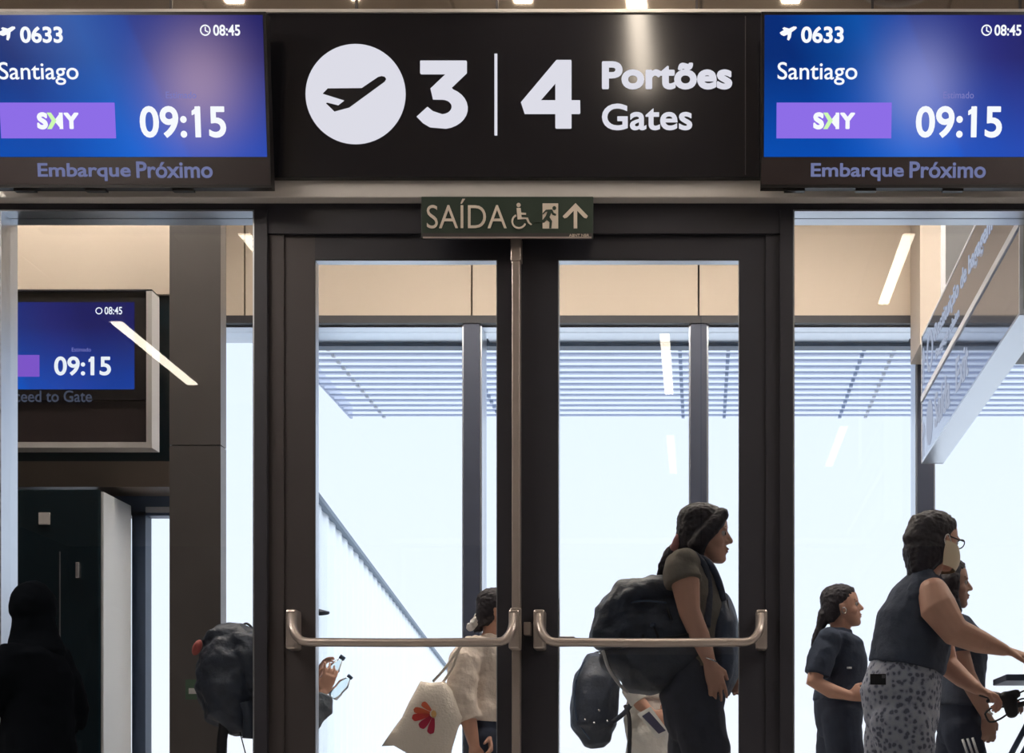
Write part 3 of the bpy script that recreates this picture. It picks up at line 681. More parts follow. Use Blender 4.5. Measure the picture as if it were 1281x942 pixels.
HEAD = [(0.0, .30, .10, .10), (.05, .25, .17, .18), (.15, .17, .265, .25), (.25, .115, .32, .29), (.35, .05, .37, .315), (.45, .02, .40, .335), (.5, .0, .425, .34), (.58, -.01, .43, .345), (.65, -.02, .45, .35), (.8, -.03, .42, .325), (.9, -.03, .33, .26), (.97, -.03, .20, .16), (1.0, -.03, .08, .07)]
def head_frame(chin, H, pitch, yaw, roll=0):
    """local +X faces forward; chin is the world position of local (.38, 0, 0)"""
    R = Matrix.Rotation(yaw, 3, 'Z') @ Matrix.Rotation(pitch, 3, 'Y') @ Matrix.Rotation(roll, 3, 'X')
    return lambda x, y, z: Vector(chin)+R @ (Vector((x-.38, y, z))*H), R
def head_shell(V, Fc, T, R, H):
    n = 20; b0 = len(V)
    for z, cx, rx, ry in HEAD:
        for k in range(n):
            a = 2*math.pi*k/n; V.append(tuple(T(cx+rx*math.cos(a), ry*math.sin(a), z)))
    for i in range(len(HEAD)-1):
        for k in range(n): a = b0+i*n; Fc.append((a+k, a+(k+1) % n, a+n+(k+1) % n, a+n+k))
    Fc.append(tuple(b0+k for k in range(n))[::-1]); Fc.append(tuple(b0+(len(HEAD)-1)*n+k for k in range(n)))
    E = lambda c, r: ell(V, Fc, T(*c), tuple(q*H for q in r), R, 8)
    loft(V, Fc, [T(.38, 0, .60), T(.44, 0, .50), T(.50, 0, .41)], [(.035*H, .035*H), (.045*H, .045*H), (.055*H, .06*H)], 8, R @ Vector((0, 1, 0)))
    E((.43, .055, .38), (.05, .04, .035)); E((.43, -.055, .38), (.05, .04, .035))
    E((.425, 0, .275), (.055, .11, .028)); E((.415, 0, .215), (.055, .10, .032)); E((.37, 0, .09), (.085, .11, .075))
    E((.37, .12, .60), (.05, .12, .035)); E((.37, -.12, .60), (.05, .12, .035))
    E((.22, .21, .36), (.16, .09, .12)); E((.22, -.21, .36), (.16, .09, .12))
    for s_ in (1, -1):
        E((-.03, .345*s_, .44), (.075, .025, .12)); E((-.06, .37*s_, .50), (.05, .03, .06))
def hand(V, Fc, wrist, d, palm, thumb, L=.175, curl=.3, spread=1.0, r=.0088):
    """d = pointing direction, palm = direction the palm faces, thumb = side of the thumb"""
    w = Vector(wrist); d = Vector(d).normalized(); palm = Vector(palm); palm = (palm-d*palm.dot(d)).normalized(); sd = d.cross(palm)
    if sd.dot(Vector(thumb)) < 0: sd = -sd
    k = L/.175
    loft(V, Fc, [w-d*.02*k, w+d*.02*k, w+d*.06*k, w+d*.088*k], [(.019*k, .024*k), (.017*k, .034*k), (.015*k, .041*k), (.011*k, .040*k)], 12, sd)
    for j, (o_, ln) in enumerate(((.030, .070), (.010, .079), (-.010, .074), (-.029, .058))):
        ang = 0; p = w+d*.082*k+sd*o_*k; pts = [p-d*.02]; rr = [r*1.1*k]
        dd = (d+sd*o_*4*spread).normalized()
        for seg, fr in enumerate((.45, .30, .25)):
            ang += curl*(1+.12*j)
            q = dd*math.cos(ang)+palm*math.sin(ang); pts.append(p.copy()); rr.append(r*k*(1-.06*seg)); p = p+q*ln*fr*k
        pts.append(p); rr.append(r*.78*k)
        loft(V, Fc, pts, rr, 8, sd)
    b = w+d*.025*k+sd*.026*k
    t1 = (d*.62+sd*.70+palm*.25).normalized(); t2 = (d*.9+sd*.25+palm*(.2+curl)).normalized()
    loft(V, Fc, [b-t1*.01, b+t1*.034*k, b+t1*.034*k+t2*.034*k], [.014*k, .0115*k, .0085*k], 8, sd)

def person(name_label, Y, base_px, spec, group=None):
    s = (Y-CAMY)/F
    J = lambda px, py, dy=0.0: P(px, py, Y, dy)
    root = thing('person', (X_(base_px, Y), Y, 0), name_label, 'person', group)
    V, Fc = [], []
    H = spec['H']; T, R = head_frame(J(*spec['chin']), H, spec.get('pitch', 0), spec.get('yaw', 0))
    head_shell(V, Fc, T, R, H)
    nk = spec['neck']
    loft(V, Fc, [J(*nk), T(-.06, 0, .02), T(-.06, 0, .25)], [(.062, .062), (.056, .055), (.06, .055)], 14)
    tor = spec['torso']                     # from pelvis up: (px, py, in-plane r, sideways r)
    ins = spec.get('inset', .012)
    loft(V, Fc, [J(a, b) for a, b, _, _ in tor], [(c-ins, d-ins) for _, _, c, d in tor], 22)
    for side in ('near', 'far'):
        A = spec[side]; pts = [J(*q) for q in A['pts']]; rr = A['r']
        loft(V, Fc, pts, rr, 14)
        hand(V, Fc, pts[-1], A['d'], A['palm'], A['thumb'], A.get('L', .175), A.get('curl', .3), A.get('spread', 1.0))
    for sgn, K in ((-1, spec['legs'][0]), (1, spec['legs'][1])):
        q = [J(a, b, sgn*.09) for a, b in K['px']]
        q = q[:1]+[Vector((p.x, p.y, p.z)) for p in q[1:]]
        loft(V, Fc, q, K['r'], 16)
        f0 = q[-1]; loft(V, Fc, [Vector((f0.x-.04, f0.y, .045)), Vector((f0.x+.06, f0.y, .045)), Vector((f0.x+.15, f0.y, .03))], [(.035, .038), (.036, .042), (.022, .036)], 10)
    body = blob('body', (V, Fc), spec.get('vox', .0065), spec.get('skin', 'skin'), root, 3)
    # eyes, brows, lips
    for sg in (1, -1):
        V, Fc = [], []; ell(V, Fc, T(.322, .15*sg, .52), (.070*H,)*3, R, 8); mesh('eye', V, Fc, 'eye', root, True)
        V, Fc = [], []; ell(V, Fc, T(.384, .15*sg, .52), (.02*H, .032*H, .032*H), R, 6); mesh('iris', V, Fc, 'brow', root, True)
        V, Fc = [], []; loft(V, Fc, [T(.395, .06*sg, .625), T(.375, .15*sg, .645), T(.315, .23*sg, .62)], [.014*H, .016*H, .010*H], 6); mesh('eyebrow', V, Fc, 'brow', root, True)
    V, Fc = [], []; ell(V, Fc, T(.435, 0, .27), (.052*H, .095*H, .020*H), R, 6); ell(V, Fc, T(.425, 0, .222), (.052*H, .085*H, .024*H), R, 6); mesh('lips', V, Fc, 'lip', root, True)
    # hair
    V, Fc = [], []
    n = 22; hs_ = spec.get('hair_rings') or [(.12, -.27, .14, .22), (.22, -.24, .22, .31), (.35, -.20, .29, .365), (.5, -.15, .35, .39), (.62, -.11, .39, .395), (.74, -.08, .43, .385), (.84, -.06, .425, .36), (.93, -.04, .38, .30), (1.01, -.05, .25, .20), (1.05, -.05, .10, .08)]
    for z, cx, rx, ry in hs_:
        for k in range(n): a = 2*math.pi*k/n; V.append(tuple(T(cx+rx*math.cos(a), ry*math.sin(a), z)))
    for i in range(len(hs_)-1):
        for k in range(n): a = i*n; Fc.append((a+k, a+(k+1) % n, a+n+(k+1) % n, a+n+k))
    Fc.append(tuple(range(n))[::-1]); Fc.append(tuple((len(hs_)-1)*n+k for k in range(n)))
    for q, rr in spec.get('locks', []): loft(V, Fc, [J(*p) if len(p) < 4 else T(*p[:3]) for p in q], rr, 10)
    blob('hair', (V, Fc), .006, 'hair', root, 3, .004, 70)
    # top
    V, Fc = [], []; a, b = spec['top']
    tt = tor[a:b]; cl = spec.get('tin', .006)
    loft(V, Fc, [J(p, q) for p, q, _, _ in tt], [(c+cl, d+cl) for _, _, c, d in tt], 24, caps=False)
    if spec.get('collar'): loft(V, Fc, [J(*nk)+Vector((0, 0, -.02)), J(*nk)+Vector((.004, 0, .03))], [(.085, .09), (.066, .066)], 16, caps=False)
    for side in ('near', 'far'):
        SL = spec.get('sleeve_'+side)
        if SL:
            loft(V, Fc, [J(*q) for q in SL[0]], SL[1], 16, caps=False); r0 = max(spec[side]['r'][0])+.010
            if not spec.get('bare'): ell(V, Fc, J(*spec[side]['pts'][0]), (r0, r0*.92, r0))
    blob('top', (V, Fc), .0075, spec['top_m'], root, 2, spec.get('wr', .006), 13)
    # trousers
    V, Fc = [], []
    a, b = spec['pants']; tt = tor[a:b]
    loft(V, Fc, [J(p, q) for p, q, _, _ in tt], [(c+.001, d+.001) for _, _, c, d in tt], 24)
    for sgn, K in ((-1, spec['legs'][0]), (1, spec['legs'][1])):
        q = [J(a_, b_, sgn*.09) for a_, b_ in K['px']]; fl = K.get('flare', [.02]*len(q))
        loft(V, Fc, q, [r_+f_ for r_, f_ in zip(K['r'], fl)], 18, caps=False); ell(V, Fc, q[0], (K['r'][0]+fl[0],)*3)
    tr = blob('trousers', (V, Fc), .0085, spec['pants_m'], root, 2, .006, 11)
    for sgn, K in ((-1, spec['legs'][0]), (1, spec['legs'][1])):
        f0 = J(*K['px'][-1], sgn*.09); V, Fc = [], []
        loft(V, Fc, [Vector((f0.x-.06, f0.y, .05)), Vector((f0.x+.05, f0.y, .052)), Vector((f0.x+.17, f0.y, .035))], [(.046, .046), (.048, .052), (.030, .045)], 12)
        mesh('shoe', V, Fc, 'shoe', root, True)
    return root, J, T, R

def zpx(z, Y): return VY-(z-CAMZ)*F/(Y-CAMY)
def legs(Y, hx_, hy_, k1, a1, k2, a2, r=.085):
    """leg joints from hip (px) to knee to ankle for a near and a far leg"""
    kz, az = zpx(.47, Y), zpx(.09, Y); my = (hy_+kz)/2
    return [dict(px=[(hx_, hy_), ((hx_+k)/2, my), (k, kz), ((k+a)/2-2, (kz+az)/2-12), (a, az)], r=[r, r*.92, .058, .052, .036], flare=[.012, .012, .018, .022, .03]) for k, a in ((k1, a1), (k2, a2))]

# --- woman with the big backpack behind the right door
Y = .72
A_, J, T, R = person('woman in olive tee and dark trousers walking with a huge backpack behind the right door', Y, 880, dict(
    H=.235, chin=(903, 705), pitch=.10, yaw=0, neck=(866, 706), vox=.0055,
    torso=[(868, 905, .125, .165), (866, 872, .140, .180), (872, 838, .118, .155), (876, 800, .112, .150), (876, 765, .118, .160), (868, 735, .105, .175), (862, 715, .075, .165), (864, 704, .055, .08)],
    near=dict(pts=[(857, 712, -.17), (858, 738, -.19), (863, 772, -.20), (876, 803, -.19), (888, 834, -.17)], r=[(.055, .05), (.060, .055), (.046, .046), (.042, .040), (.026, .030)], d=(.30, 0, -1), palm=(-.35, .9, 0), thumb=(1, 0, 0), L=.185, curl=.22),
    far=dict(pts=[(858, 712, .17), (872, 745, .20), (880, 790, .20), (900, 815, .17), (915, 835, .12)], r=[(.05, .05), (.055, .05), (.044, .044), (.036, .036), (.026, .03)], d=(.4, -.3, -.9), palm=(0, -1, 0), thumb=(1, 0, 0), curl=.3),
    legs=legs(Y, 872, 890, 892, 862, 858, 905, .100),
    top=(2, 8), top_m='olive', collar=True, sleeve_near=([(852, 708, -.15), (852, 722, -.185), (856, 737, -.20)], [(.060, .055), (.078, .062), (.082, .066)]),
    sleeve_far=([(858, 706, .15), (866, 722, .185), (872, 738, .20)], [(.060, .055), (.07, .062), (.075, .066)]),
    pants=(0, 4), pants_m='greypants',
    locks=[([(866, 672), (852, 682), (840, 693), (830, 710), (824, 727)], [(.05, .045), (.030, .03), (.034, .032), (.026, .026), (.010, .010)]),
           ([(.30, -.20, .86, 0), (.20, -.33, .66, 0), (.02, -.37, .45, 0), (-.10, -.36, .22, 0), (-.04, -.30, -.04, 0)], [.03, .035, .04, .04, .02])]))
V, Fc = tube_v([J(847, 679)+Vector((.032*math.cos(a)*.5, .034*math.sin(a), .034*math.cos(a))) for a in [i*math.pi/8 for i in range(16)]], .018, 8, True)
mesh('scrunchie', V, Fc, 'pink', A_, True)
V, Fc = tube_v([J(886, 829, -.17)+Vector((.032*math.cos(a), .034*math.sin(a), -.012*math.cos(a))) for a in [i*math.pi/10 for i in range(20)]], .0035, 6, True)
mesh('bracelet', V, Fc, 'silver', A_, True)

# her backpack
bp = thing('backpack', tuple(P(815, 868, Y)), 'bulging black trekking backpack worn by the woman in olive tee', 'backpack')
V, Fc = [], []
loft(V, Fc, [J(846, 742), J(820, 742), J(790, 752), J(768, 778), J(758, 800)], [(.055, .14), (.075, .16), (.095, .17), (.10, .16), (.075, .14)], 20)
loft(V, Fc, [J(768, 800), J(800, 790), J(850, 790)], [(.09, .17), (.16, .19), (.16, .19)], 20)
blob('upper_compartment', (V, Fc), .008, 'pack', bp, 5, .014, 12)
V, Fc = [], []
loft(V, Fc, [J(763, 825), J(790, 830), J(835, 825), J(872, 815)], [(.055, .14), (.105, .19), (.125, .19), (.09, .17)], 22)
loft(V, Fc, [J(788, 853), J(812, 852), J(838, 850)], [(.045, .12), (.06, .15), (.05, .14)], 18)
blob('lower_compartment', (V, Fc), .008, 'pack2', bp, 5, .008, 9)
tube('strap', arc_pts([J(838, 742, -.12), J(846, 706, -.12), J(862, 697, -.12), J(880, 712, -.13), J(887, 745, -.14), J(884, 790, -.17)], 6), [.016]*31, 'pack', bp)
tube('side_pipe', arc_pts([J(757, 818, -.15), J(764, 840, -.16), J(776, 858, -.14), J(786, 868, -.10)], 6), .007, 'beam', bp)
tube('grab_loop', arc_pts([J(776, 752, -.02), J(774, 738, -.02), J(782, 730, -.02), J(788, 738, -.02)], 6), .006, 'rubber', bp)
pts = arc_pts([J(752, 790, -.10), J(770, 768, -.13), J(800, 758, -.16), J(835, 760, -.17)], 8)
tube('zip', pts, .004, 'bluegrey', bp, 6)
for a, b in ((820, 790), (836, 768), (806, 800)): tube('strap_end', [J(a, b, -.19), J(a+5, b+14, -.195)], .006, 'rubber', bp, 6)
tube('buckle', [J(815, 788, -.195), J(822, 788, -.195)], .009, 'bluegrey', bp, 8)
tube('compression_strap', arc_pts([J(748, 812, -.12), J(775, 806, -.18), J(820, 806, -.195), J(862, 800, -.20)], 6), .007, 'rubber', bp, 6)
# front pack
fp = thing('front_pack', tuple(P(908, 868, Y)), 'navy day pack worn on the chest of the woman in olive tee', 'backpack')
V, Fc = [], []
loft(V, Fc, [J(900, 752), J(902, 780), J(903, 815), J(903, 846), J(901, 860)], [(.050, .10), (.075, .14), (.080, .15), (.076, .14), (.055, .12)], 20)
blob('bag', (V, Fc), .008, 'packn', fp, 5, .006, 10)
tube('strap', arc_pts([J(866, 700, -.10), J(885, 708, -.12), J(897, 728, -.12), J(905, 755, -.10)], 6), [.015]*19, 'packn', fp)
tube('zip', arc_pts([J(908, 745, -.07), J(913, 785, -.11), J(912, 840, -.12)], 6), .004, 'rubber', fp, 6)

# --- woman in patterned trousers pushing a cart
Y = 1.0
B_, J, T, R = person('broad woman in sleeveless dark top and leopard-print pale trousers reaching for a cart', Y, 1125, dict(
    H=.235, bare=True, chin=(1186, 715), pitch=.16, yaw=.55, neck=(1156, 722), vox=.0055, skin='skin',
    torso=[(1128, 900, .165, .20), (1126, 868, .178, .21), (1134, 836, .160, .20), (1140, 806, .165, .195), (1145, 775, .160, .19), (1152, 748, .125, .19), (1156, 730, .090, .165), (1158, 720, .06, .09)],
    near=dict(pts=[(1159, 746, -.19), (1164, 768, -.23), (1184, 798, -.25), (1215, 808, -.20), (1250, 817, -.13)], r=[(.066, .065), (.082, .072), (.064, .062), (.052, .048), (.026, .032)], d=(1, .1, -.25), palm=(-.3, .2, -.9), thumb=(.1, -1, -.6), curl=.12, spread=1.5, L=.19),
    far=dict(pts=[(1168, 742, .19), (1178, 775, .23), (1193, 826, .22), (1212, 846, .16), (1228, 860, .10)], r=[(.07, .065), (.075, .07), (.056, .054), (.042, .04), (.028, .032)], d=(.9, 0, -.38), palm=(-.3, 0, -.9), thumb=(0, -1, -.2), curl=.62, L=.185),
    legs=legs(Y, 1124, 905, 1140, 1110, 1112, 1155, .125),
    top=(2, 8), tin=.010, top_m='navytop', collar=False, wr=.007, pants=(0, 3), pants_m='leopard', inset=.016,
    sleeve_near=([(1150, 728, -.10), (1151, 742, -.16), (1150, 756, -.18)], [(.060, .06), (.080, .05), (.075, .045)]),
    sleeve_far=([(1150, 728, .12), (1160, 742, .19), (1166, 755, .21)], [(.06, .06), (.085, .06), (.08, .05)]),
    locks=[([(.0, 0, .80, 0), (-.30, 0, .62, 0), (-.44, -.02, .34, 0), (-.40, 0, .10, 0)], [.07, .085, .07, .03]), ([(-.20, 0, .4, 0), (-.28, 0, .10, 0), (-.30, 0, -.12, 0)], [(.10, .10), (.09, .10), (.06, .09)]), ([(1146, 690), (1136, 698), (1135, 706), (1139, 712)], [.010, .006, .004, .003])]))
# mask and glasses
V, Fc = [], []
n = 10
for i in range(7):
    z = -.02+i*.46/6
    for k in range(n+1):
        a = math.radians(-98+196*k/n); rx = .47+.10*math.sin(math.pi*i/6); V.append(tuple(T(-.01+rx*math.cos(a), .395*math.sin(a), z)))
m0 = len(V); V += [tuple(T(-.01+((.455+.10*math.sin(math.pi*i/6))*math.cos(math.radians(-98+196*k/n))), .385*math.sin(math.radians(-98+196*k/n)), -.02+i*.46/6)) for i in range(7) for k in range(n+1)]
for i in range(6):
    for k in range(n): a = i*(n+1)+k; Fc += [(a, a+1, a+n+2, a+n+1), (m0+a, m0+a+n+1, m0+a+n+2, m0+a+1)]
mk = mesh('face_mask', V, Fc, 'cream', B_, True)
for sg in (1, -1): tube('ear_loop', arc_pts([T(.12, .34*sg, .40), T(-.03, .38*sg, .56), T(-.10, .38*sg, .42), T(.10, .34*sg, .10)], 6), .003, 'scrunch', B_, 6)
for sg in (1, -1):
    V, Fc = tube_v([T(.47, .15*sg+.115*math.cos(a), .53+.085*math.sin(a)) for a in [i*math.pi/10 for i in range(20)]], .0028, 6, True)
    gl_ = mesh('glasses_rim', V, Fc, 'rubber', B_, True)
    tube('glasses_temple', [T(.46, .27*sg, .56), T(-.02, .37*sg, .54)], .003, 'rubber', B_, 6)
ph = thing('phone', tuple(J(1090, 862)), 'dark phone sticking out of the back pocket of the leopard-print trousers', 'phone')
mesh('case', *boxv(J(1082, 0).x, J(1101, 0).x, Y-.222, Y-.210, J(0, 861).z, J(0, 848).z), 'rubber', ph)
mesh('camera_bump', *boxv(J(1096, 0).x, J(1100, 0).x, Y-.225, Y-.222, J(0, 853).z, J(0, 849).z), 'greypanel', ph)

# --- woman beyond her, face in profile
Y = 1.75
C_, J, T, R = person('long-haired woman in dark top, face in profile, half hidden behind the leopard-print trousers', Y, 1195, dict(
    H=.235, chin=(1206, 761), pitch=.05, yaw=.05, neck=(1184, 776), vox=.006, skin='skin2',
    torso=[(1200, 915, .105, .16), (1200, 885, .115, .17), (1203, 855, .105, .15), (1206, 825, .108, .145), (1202, 800, .105, .155), (1192, 785, .080, .17), (1186, 776, .055, .08)],
    near=dict(pts=[(1186, 792, -.17), (1190, 818, -.20), (1200, 848, -.20), (1215, 875, -.19), (1227, 898, -.16)], r=[(.055, .05), (.055, .05), (.046, .045), (.040, .038), (.026, .03)], d=(.15, 0, -1), palm=(-.3, .9, 0), thumb=(1, 0, 0), curl=.5),
    far=dict(pts=[(1186, 792, .17), (1200, 825, .20), (1212, 855, .18), (1232, 870, .10), (1250, 872, .02)], r=[(.05, .05), (.05, .05), (.042, .042), (.036, .036), (.026, .03)], d=(1, 0, -.2), palm=(0, 0, -1), thumb=(0, -1, 0), curl=.5),
    legs=legs(Y, 1200, 915, 1215, 1190, 1190, 1225), top=(1, 7), top_m='navytop', collar=True, pants=(0, 3), pants_m='blackpants',
    sleeve_near=([(1186, 787, -.15), (1189, 805, -.19), (1192, 822, -.20)], [(.060, .055), (.070, .060), (.066, .060)]),
    sleeve_far=([(1186, 787, .15), (1194, 805, .19), (1200, 822, .20)], [(.060, .055), (.070, .060), (.066, .060)]),
    locks=[([(.05, -.30, .80, 0), (-.02, -.38, .5, 0), (-.04, -.38, .2, 0), (.06, -.34, -.12, 0), (.12, -.30, -.40, 0)], [.035, .05, .05, .05, .03]), ([(-.20, 0, .6, 0), (-.30, 0, .2, 0), (-.30, 0, -.2, 0)], [(.09, .10), (.08, .10), (.04, .06)])]))
for i in range(3):
    tube('stripe', [J(1194+i*6, 927-i, -.24), J(1202+i*6, 950, -.24)], .006, 'white', C_, 6)
V, Fc = tube_v([J(1225, 893, -.16)+Vector((.034*math.cos(a), .036*math.sin(a), -.010*math.cos(a))) for a in [i*math.pi/10 for i in range(20)]], .005, 6, True)
mesh('bracelet', V, Fc, 'scrunch', C_, True)

# --- woman in black polo further back
Y = 2.56
D_, J, T, R = person('shorter woman in black polo with hair tied back, arm bent at her waist', Y, 1050, dict(
    H=.222, chin=(1074, 783), pitch=-.08, yaw=0, neck=(1050, 793), vox=.006, skin='skin',
    torso=[(1049, 905, .130, .165), (1049, 880, .135, .17), (1052, 855, .130, .155), (1055, 830, .128, .15), (1052, 810, .118, .16), (1046, 797, .085, .17), (1048, 790, .055, .08)],
    near=dict(pts=[(1034, 804, -.17), (1024, 828, -.20), (1015, 856, -.21), (1036, 868, -.22), (1058, 873, -.20)], r=[(.055, .05), (.056, .052), (.046, .046), (.040, .038), (.026, .030)], d=(1, 0, .1), palm=(0, 1, 0), thumb=(0, 0, 1), curl=.5),
    far=dict(pts=[(1044, 804, .17), (1050, 830, .20), (1050, 858, .20), (1062, 866, .10), (1074, 868, -.02)], r=[(.05, .05), (.052, .05), (.044, .044), (.036, .036), (.026, .03)], d=(.5, -.8, 0), palm=(-.6, 0, -.6), thumb=(0, 0, 1), curl=.5),
    legs=legs(Y, 1050, 900, 1062, 1040, 1040, 1072, .098), top=(1, 7), top_m='blacktop', collar=True, wr=.007, pants=(0, 3), pants_m='blackpants',
    sleeve_near=([(1036, 799, -.14), (1026, 822, -.19), (1019, 848, -.20)], [(.065, .06), (.075, .065), (.072, .066)]),
    sleeve_far=([(1044, 799, .14), (1049, 822, .19), (1050, 846, .20)], [(.06, .06), (.07, .065), (.07, .066)]),
    locks=[([(1040, 762), (1031, 770), (1026, 785), (1019, 800), (1015, 812)], [(.05, .06), (.04, .05), (.025, .03), (.018, .02), (.006, .006)])]))
V, Fc = tube_v([T(.02, -.385+.01*math.cos(a), .36)+Vector((.012*math.sin(a), 0, .016*math.cos(a))) for a in [i*math.pi/6 for i in range(12)]], .003, 6, True)
mesh('earring', V, Fc, 'silver', D_, True)
tube('badge', [J(1056, 838.5, -.158), J(1062, 838.5, -.158)], .006, 'white', D_, 8, label='small white badge on the shirt')

# --- woman in beige blazer with tote
Y = 2.27
E_, J, T, R = person('woman in beige linen blazer with white scrunchie, half hidden behind the meeting doors', Y, 618, dict(
    H=.222, chin=(641, 793), pitch=.05, yaw=.15, neck=(616, 802), vox=.006, skin='skin',
    torso=[(612, 935, .120, .165), (610, 905, .130, .175), (612, 875, .125, .16), (614, 845, .128, .155), (612, 825, .120, .165), (607, 810, .085, .17), (610, 800, .055, .08)],
    near=dict(pts=[(595, 818, -.17), (586, 845, -.20), (584, 875, -.21), (594, 905, -.21), (600, 935, -.19)], r=[(.055, .05), (.056, .052), (.046, .046), (.042, .040), (.028, .032)], d=(.15, 0, -1), palm=(0, 1, 0), thumb=(1, 0, 0), curl=.4),
    far=dict(pts=[(606, 818, .17), (612, 845, .20), (612, 880, .18), (616, 905, .05), (618, 922, -.14)], r=[(.05, .05), (.052, .05), (.044, .044), (.038, .036), (.026, .03)], d=(.1, -.4, -.8), palm=(-.8, 0, 0), thumb=(0, -1, 0), curl=.45),
    legs=legs(Y, 610, 930, 622, 600, 598, 632, .10), top=(1, 7), tin=.014, top_m='blazer', collar=True, wr=.010, pants=(0, 2), pants_m='blackpants',
    sleeve_near=([(600, 808, -.13), (589, 828, -.19), (584, 865, -.21), (587, 890, -.215), (592, 905, -.215)], [(.07, .06), (.082, .07), (.080, .072), (.078, .07), (.076, .068)]),
    sleeve_far=([(606, 810, .14), (612, 840, .19), (612, 880, .18), (615, 900, .08)], [(.06, .06), (.07, .065), (.07, .066), (.066, .06)]),
    locks=[([(612, 765), (603, 774), (598, 782)], [(.06, .06), (.042, .042), (.03, .03)]), ([(600, 786), (594, 790)], [(.022, .03), (.008, .01)])]))
V, Fc = [], []
for i in range(14):
    a = i*2*math.pi/14; c = J(597, 774); ell(V, Fc, c+Vector((.036*math.cos(a)-.012*math.sin(a), .036*math.sin(a), .046*math.cos(a))), (.021, .021, .021), None, 6)
blob('scrunchie', (V, Fc), .005, 'scrunch', E_, 1, .006, 60)
for a, b in ((607, 808), (622, 818)): tube('lapel_edge', arc_pts([J(a, b, -.12), J(a+8, b+12, -.15), J(a+12, b+36, -.158)], 5), .006, 'blazer', E_, 6)

def tote(Y):
    r = thing('tote_bag', tuple(P(535, 942, Y)), 'cream canvas tote bag printed with a red half-flower, hung from her shoulder', 'bag')
    out = [(526, 852), (540, 854), (556, 852), (567, 865), (572, 880), (579, 898), (573, 912), (566, 935), (560, 962), (530, 962), (512, 944), (493, 933), (477.5, 933.5), (489, 916), (503, 897), (512, 878)]
    cx, cy = 538, 905; V = []; Fc = []; n = len(out)
    rings = [(1.0, 0.0), (.97, .022), (.88, .042), (.6, .050), (.3, .052)]
    for sg in (-1, 1):
        for k, dep in rings:
            for x, y in out: V.append(tuple(P(cx+(x-cx)*k, cy+(y-cy)*k, Y, sg*dep+(.008 if k > .7 else 0)*noise.noise(Vector((x*.05, y*.05, k))))))
        V.append(tuple(P(cx, cy, Y, sg*.052)))
    st = n*len(rings)+1
    for s_ in range(2):
        for i in range(len(rings)-1):
            for j in range(n): a = s_*st+i*n; q = (a+j, a+(j+1) % n, a+n+(j+1) % n, a+n+j); Fc.append(q if s_ else q[::-1])
        for j in range(n): a = s_*st+(len(rings)-1)*n; q = (a+j, a+(j+1) % n, s_*st+st-1); Fc.append(q if s_ else q[::-1])
    o = mesh('bag', V, Fc, 'canvas', r, True)
    for a in (0, 1): tube('strap', arc_pts([P(543+a*9, 853+a*2, Y, -.03+a*.05), P(560+a*6, 836, Y, -.06+a*.05), P(575+a*3, 817-a*2, Y, -.10), P(590, 803, Y, -.14)], 6), .007, 'canvas', r, 8)
    bvh = BVHTree.FromPolygons([Vector(v) for v in V], Fc)
    def mpt(px, py, t):
        p = P(px, py, Y); h = bvh.ray_cast(Vector((p.x, Y-1, p.z)), Vector((0, 1, 0)))
        y = h[0].y if h[0] else Y-.05
        return (p.x, y-.0015-t, p.z)
    c0 = (545.5, 893.5)
    for (a, b), w, m in (((533, 882), 3.6, 'org'), ((523, 889), 3.9, 'org'), ((521, 898.5), 4.6, 'redl'), ((530, 908.5), 4.8, 'redd'), ((541, 915.5), 4.4, 'redd')):
        dx, dy = a-c0[0], b-c0[1]; L = math.hypot(dx, dy); ux, uy = dx/L, dy/L
        s0, s1 = 5.5, L+3.5; pts = []
        for i in range(13):
            t = i/12; u = s0+(s1-s0)*t; hw = w*(.35+.65*math.sin(min(1, t*1.25)*math.pi/2))*(math.sqrt(max(0, 1-max(0, (t-.8)/.2)**2))); pts.append((u, hw))
        poly = [(c0[0]+ux*u-uy*h, c0[1]+uy*u+ux*h) for u, h in pts]+[(c0[0]+ux*u+uy*h, c0[1]+uy*u-ux*h) for u, h in pts[-2::-1]]
        ym = min(mpt(*q_, 0)[1] for q_ in poly); prism('flower_petal', poly, 0, .0015, lambda px, py, t: (P(px, py, Y).x, ym-t, P(px, py, Y).z), m, r)
    prism('flower_centre', ellipse(c0[0]-.5, c0[1]+.5, 3.2, 4.6, 20), .003, .004, mpt, 'gold', r)
tote(2.0)

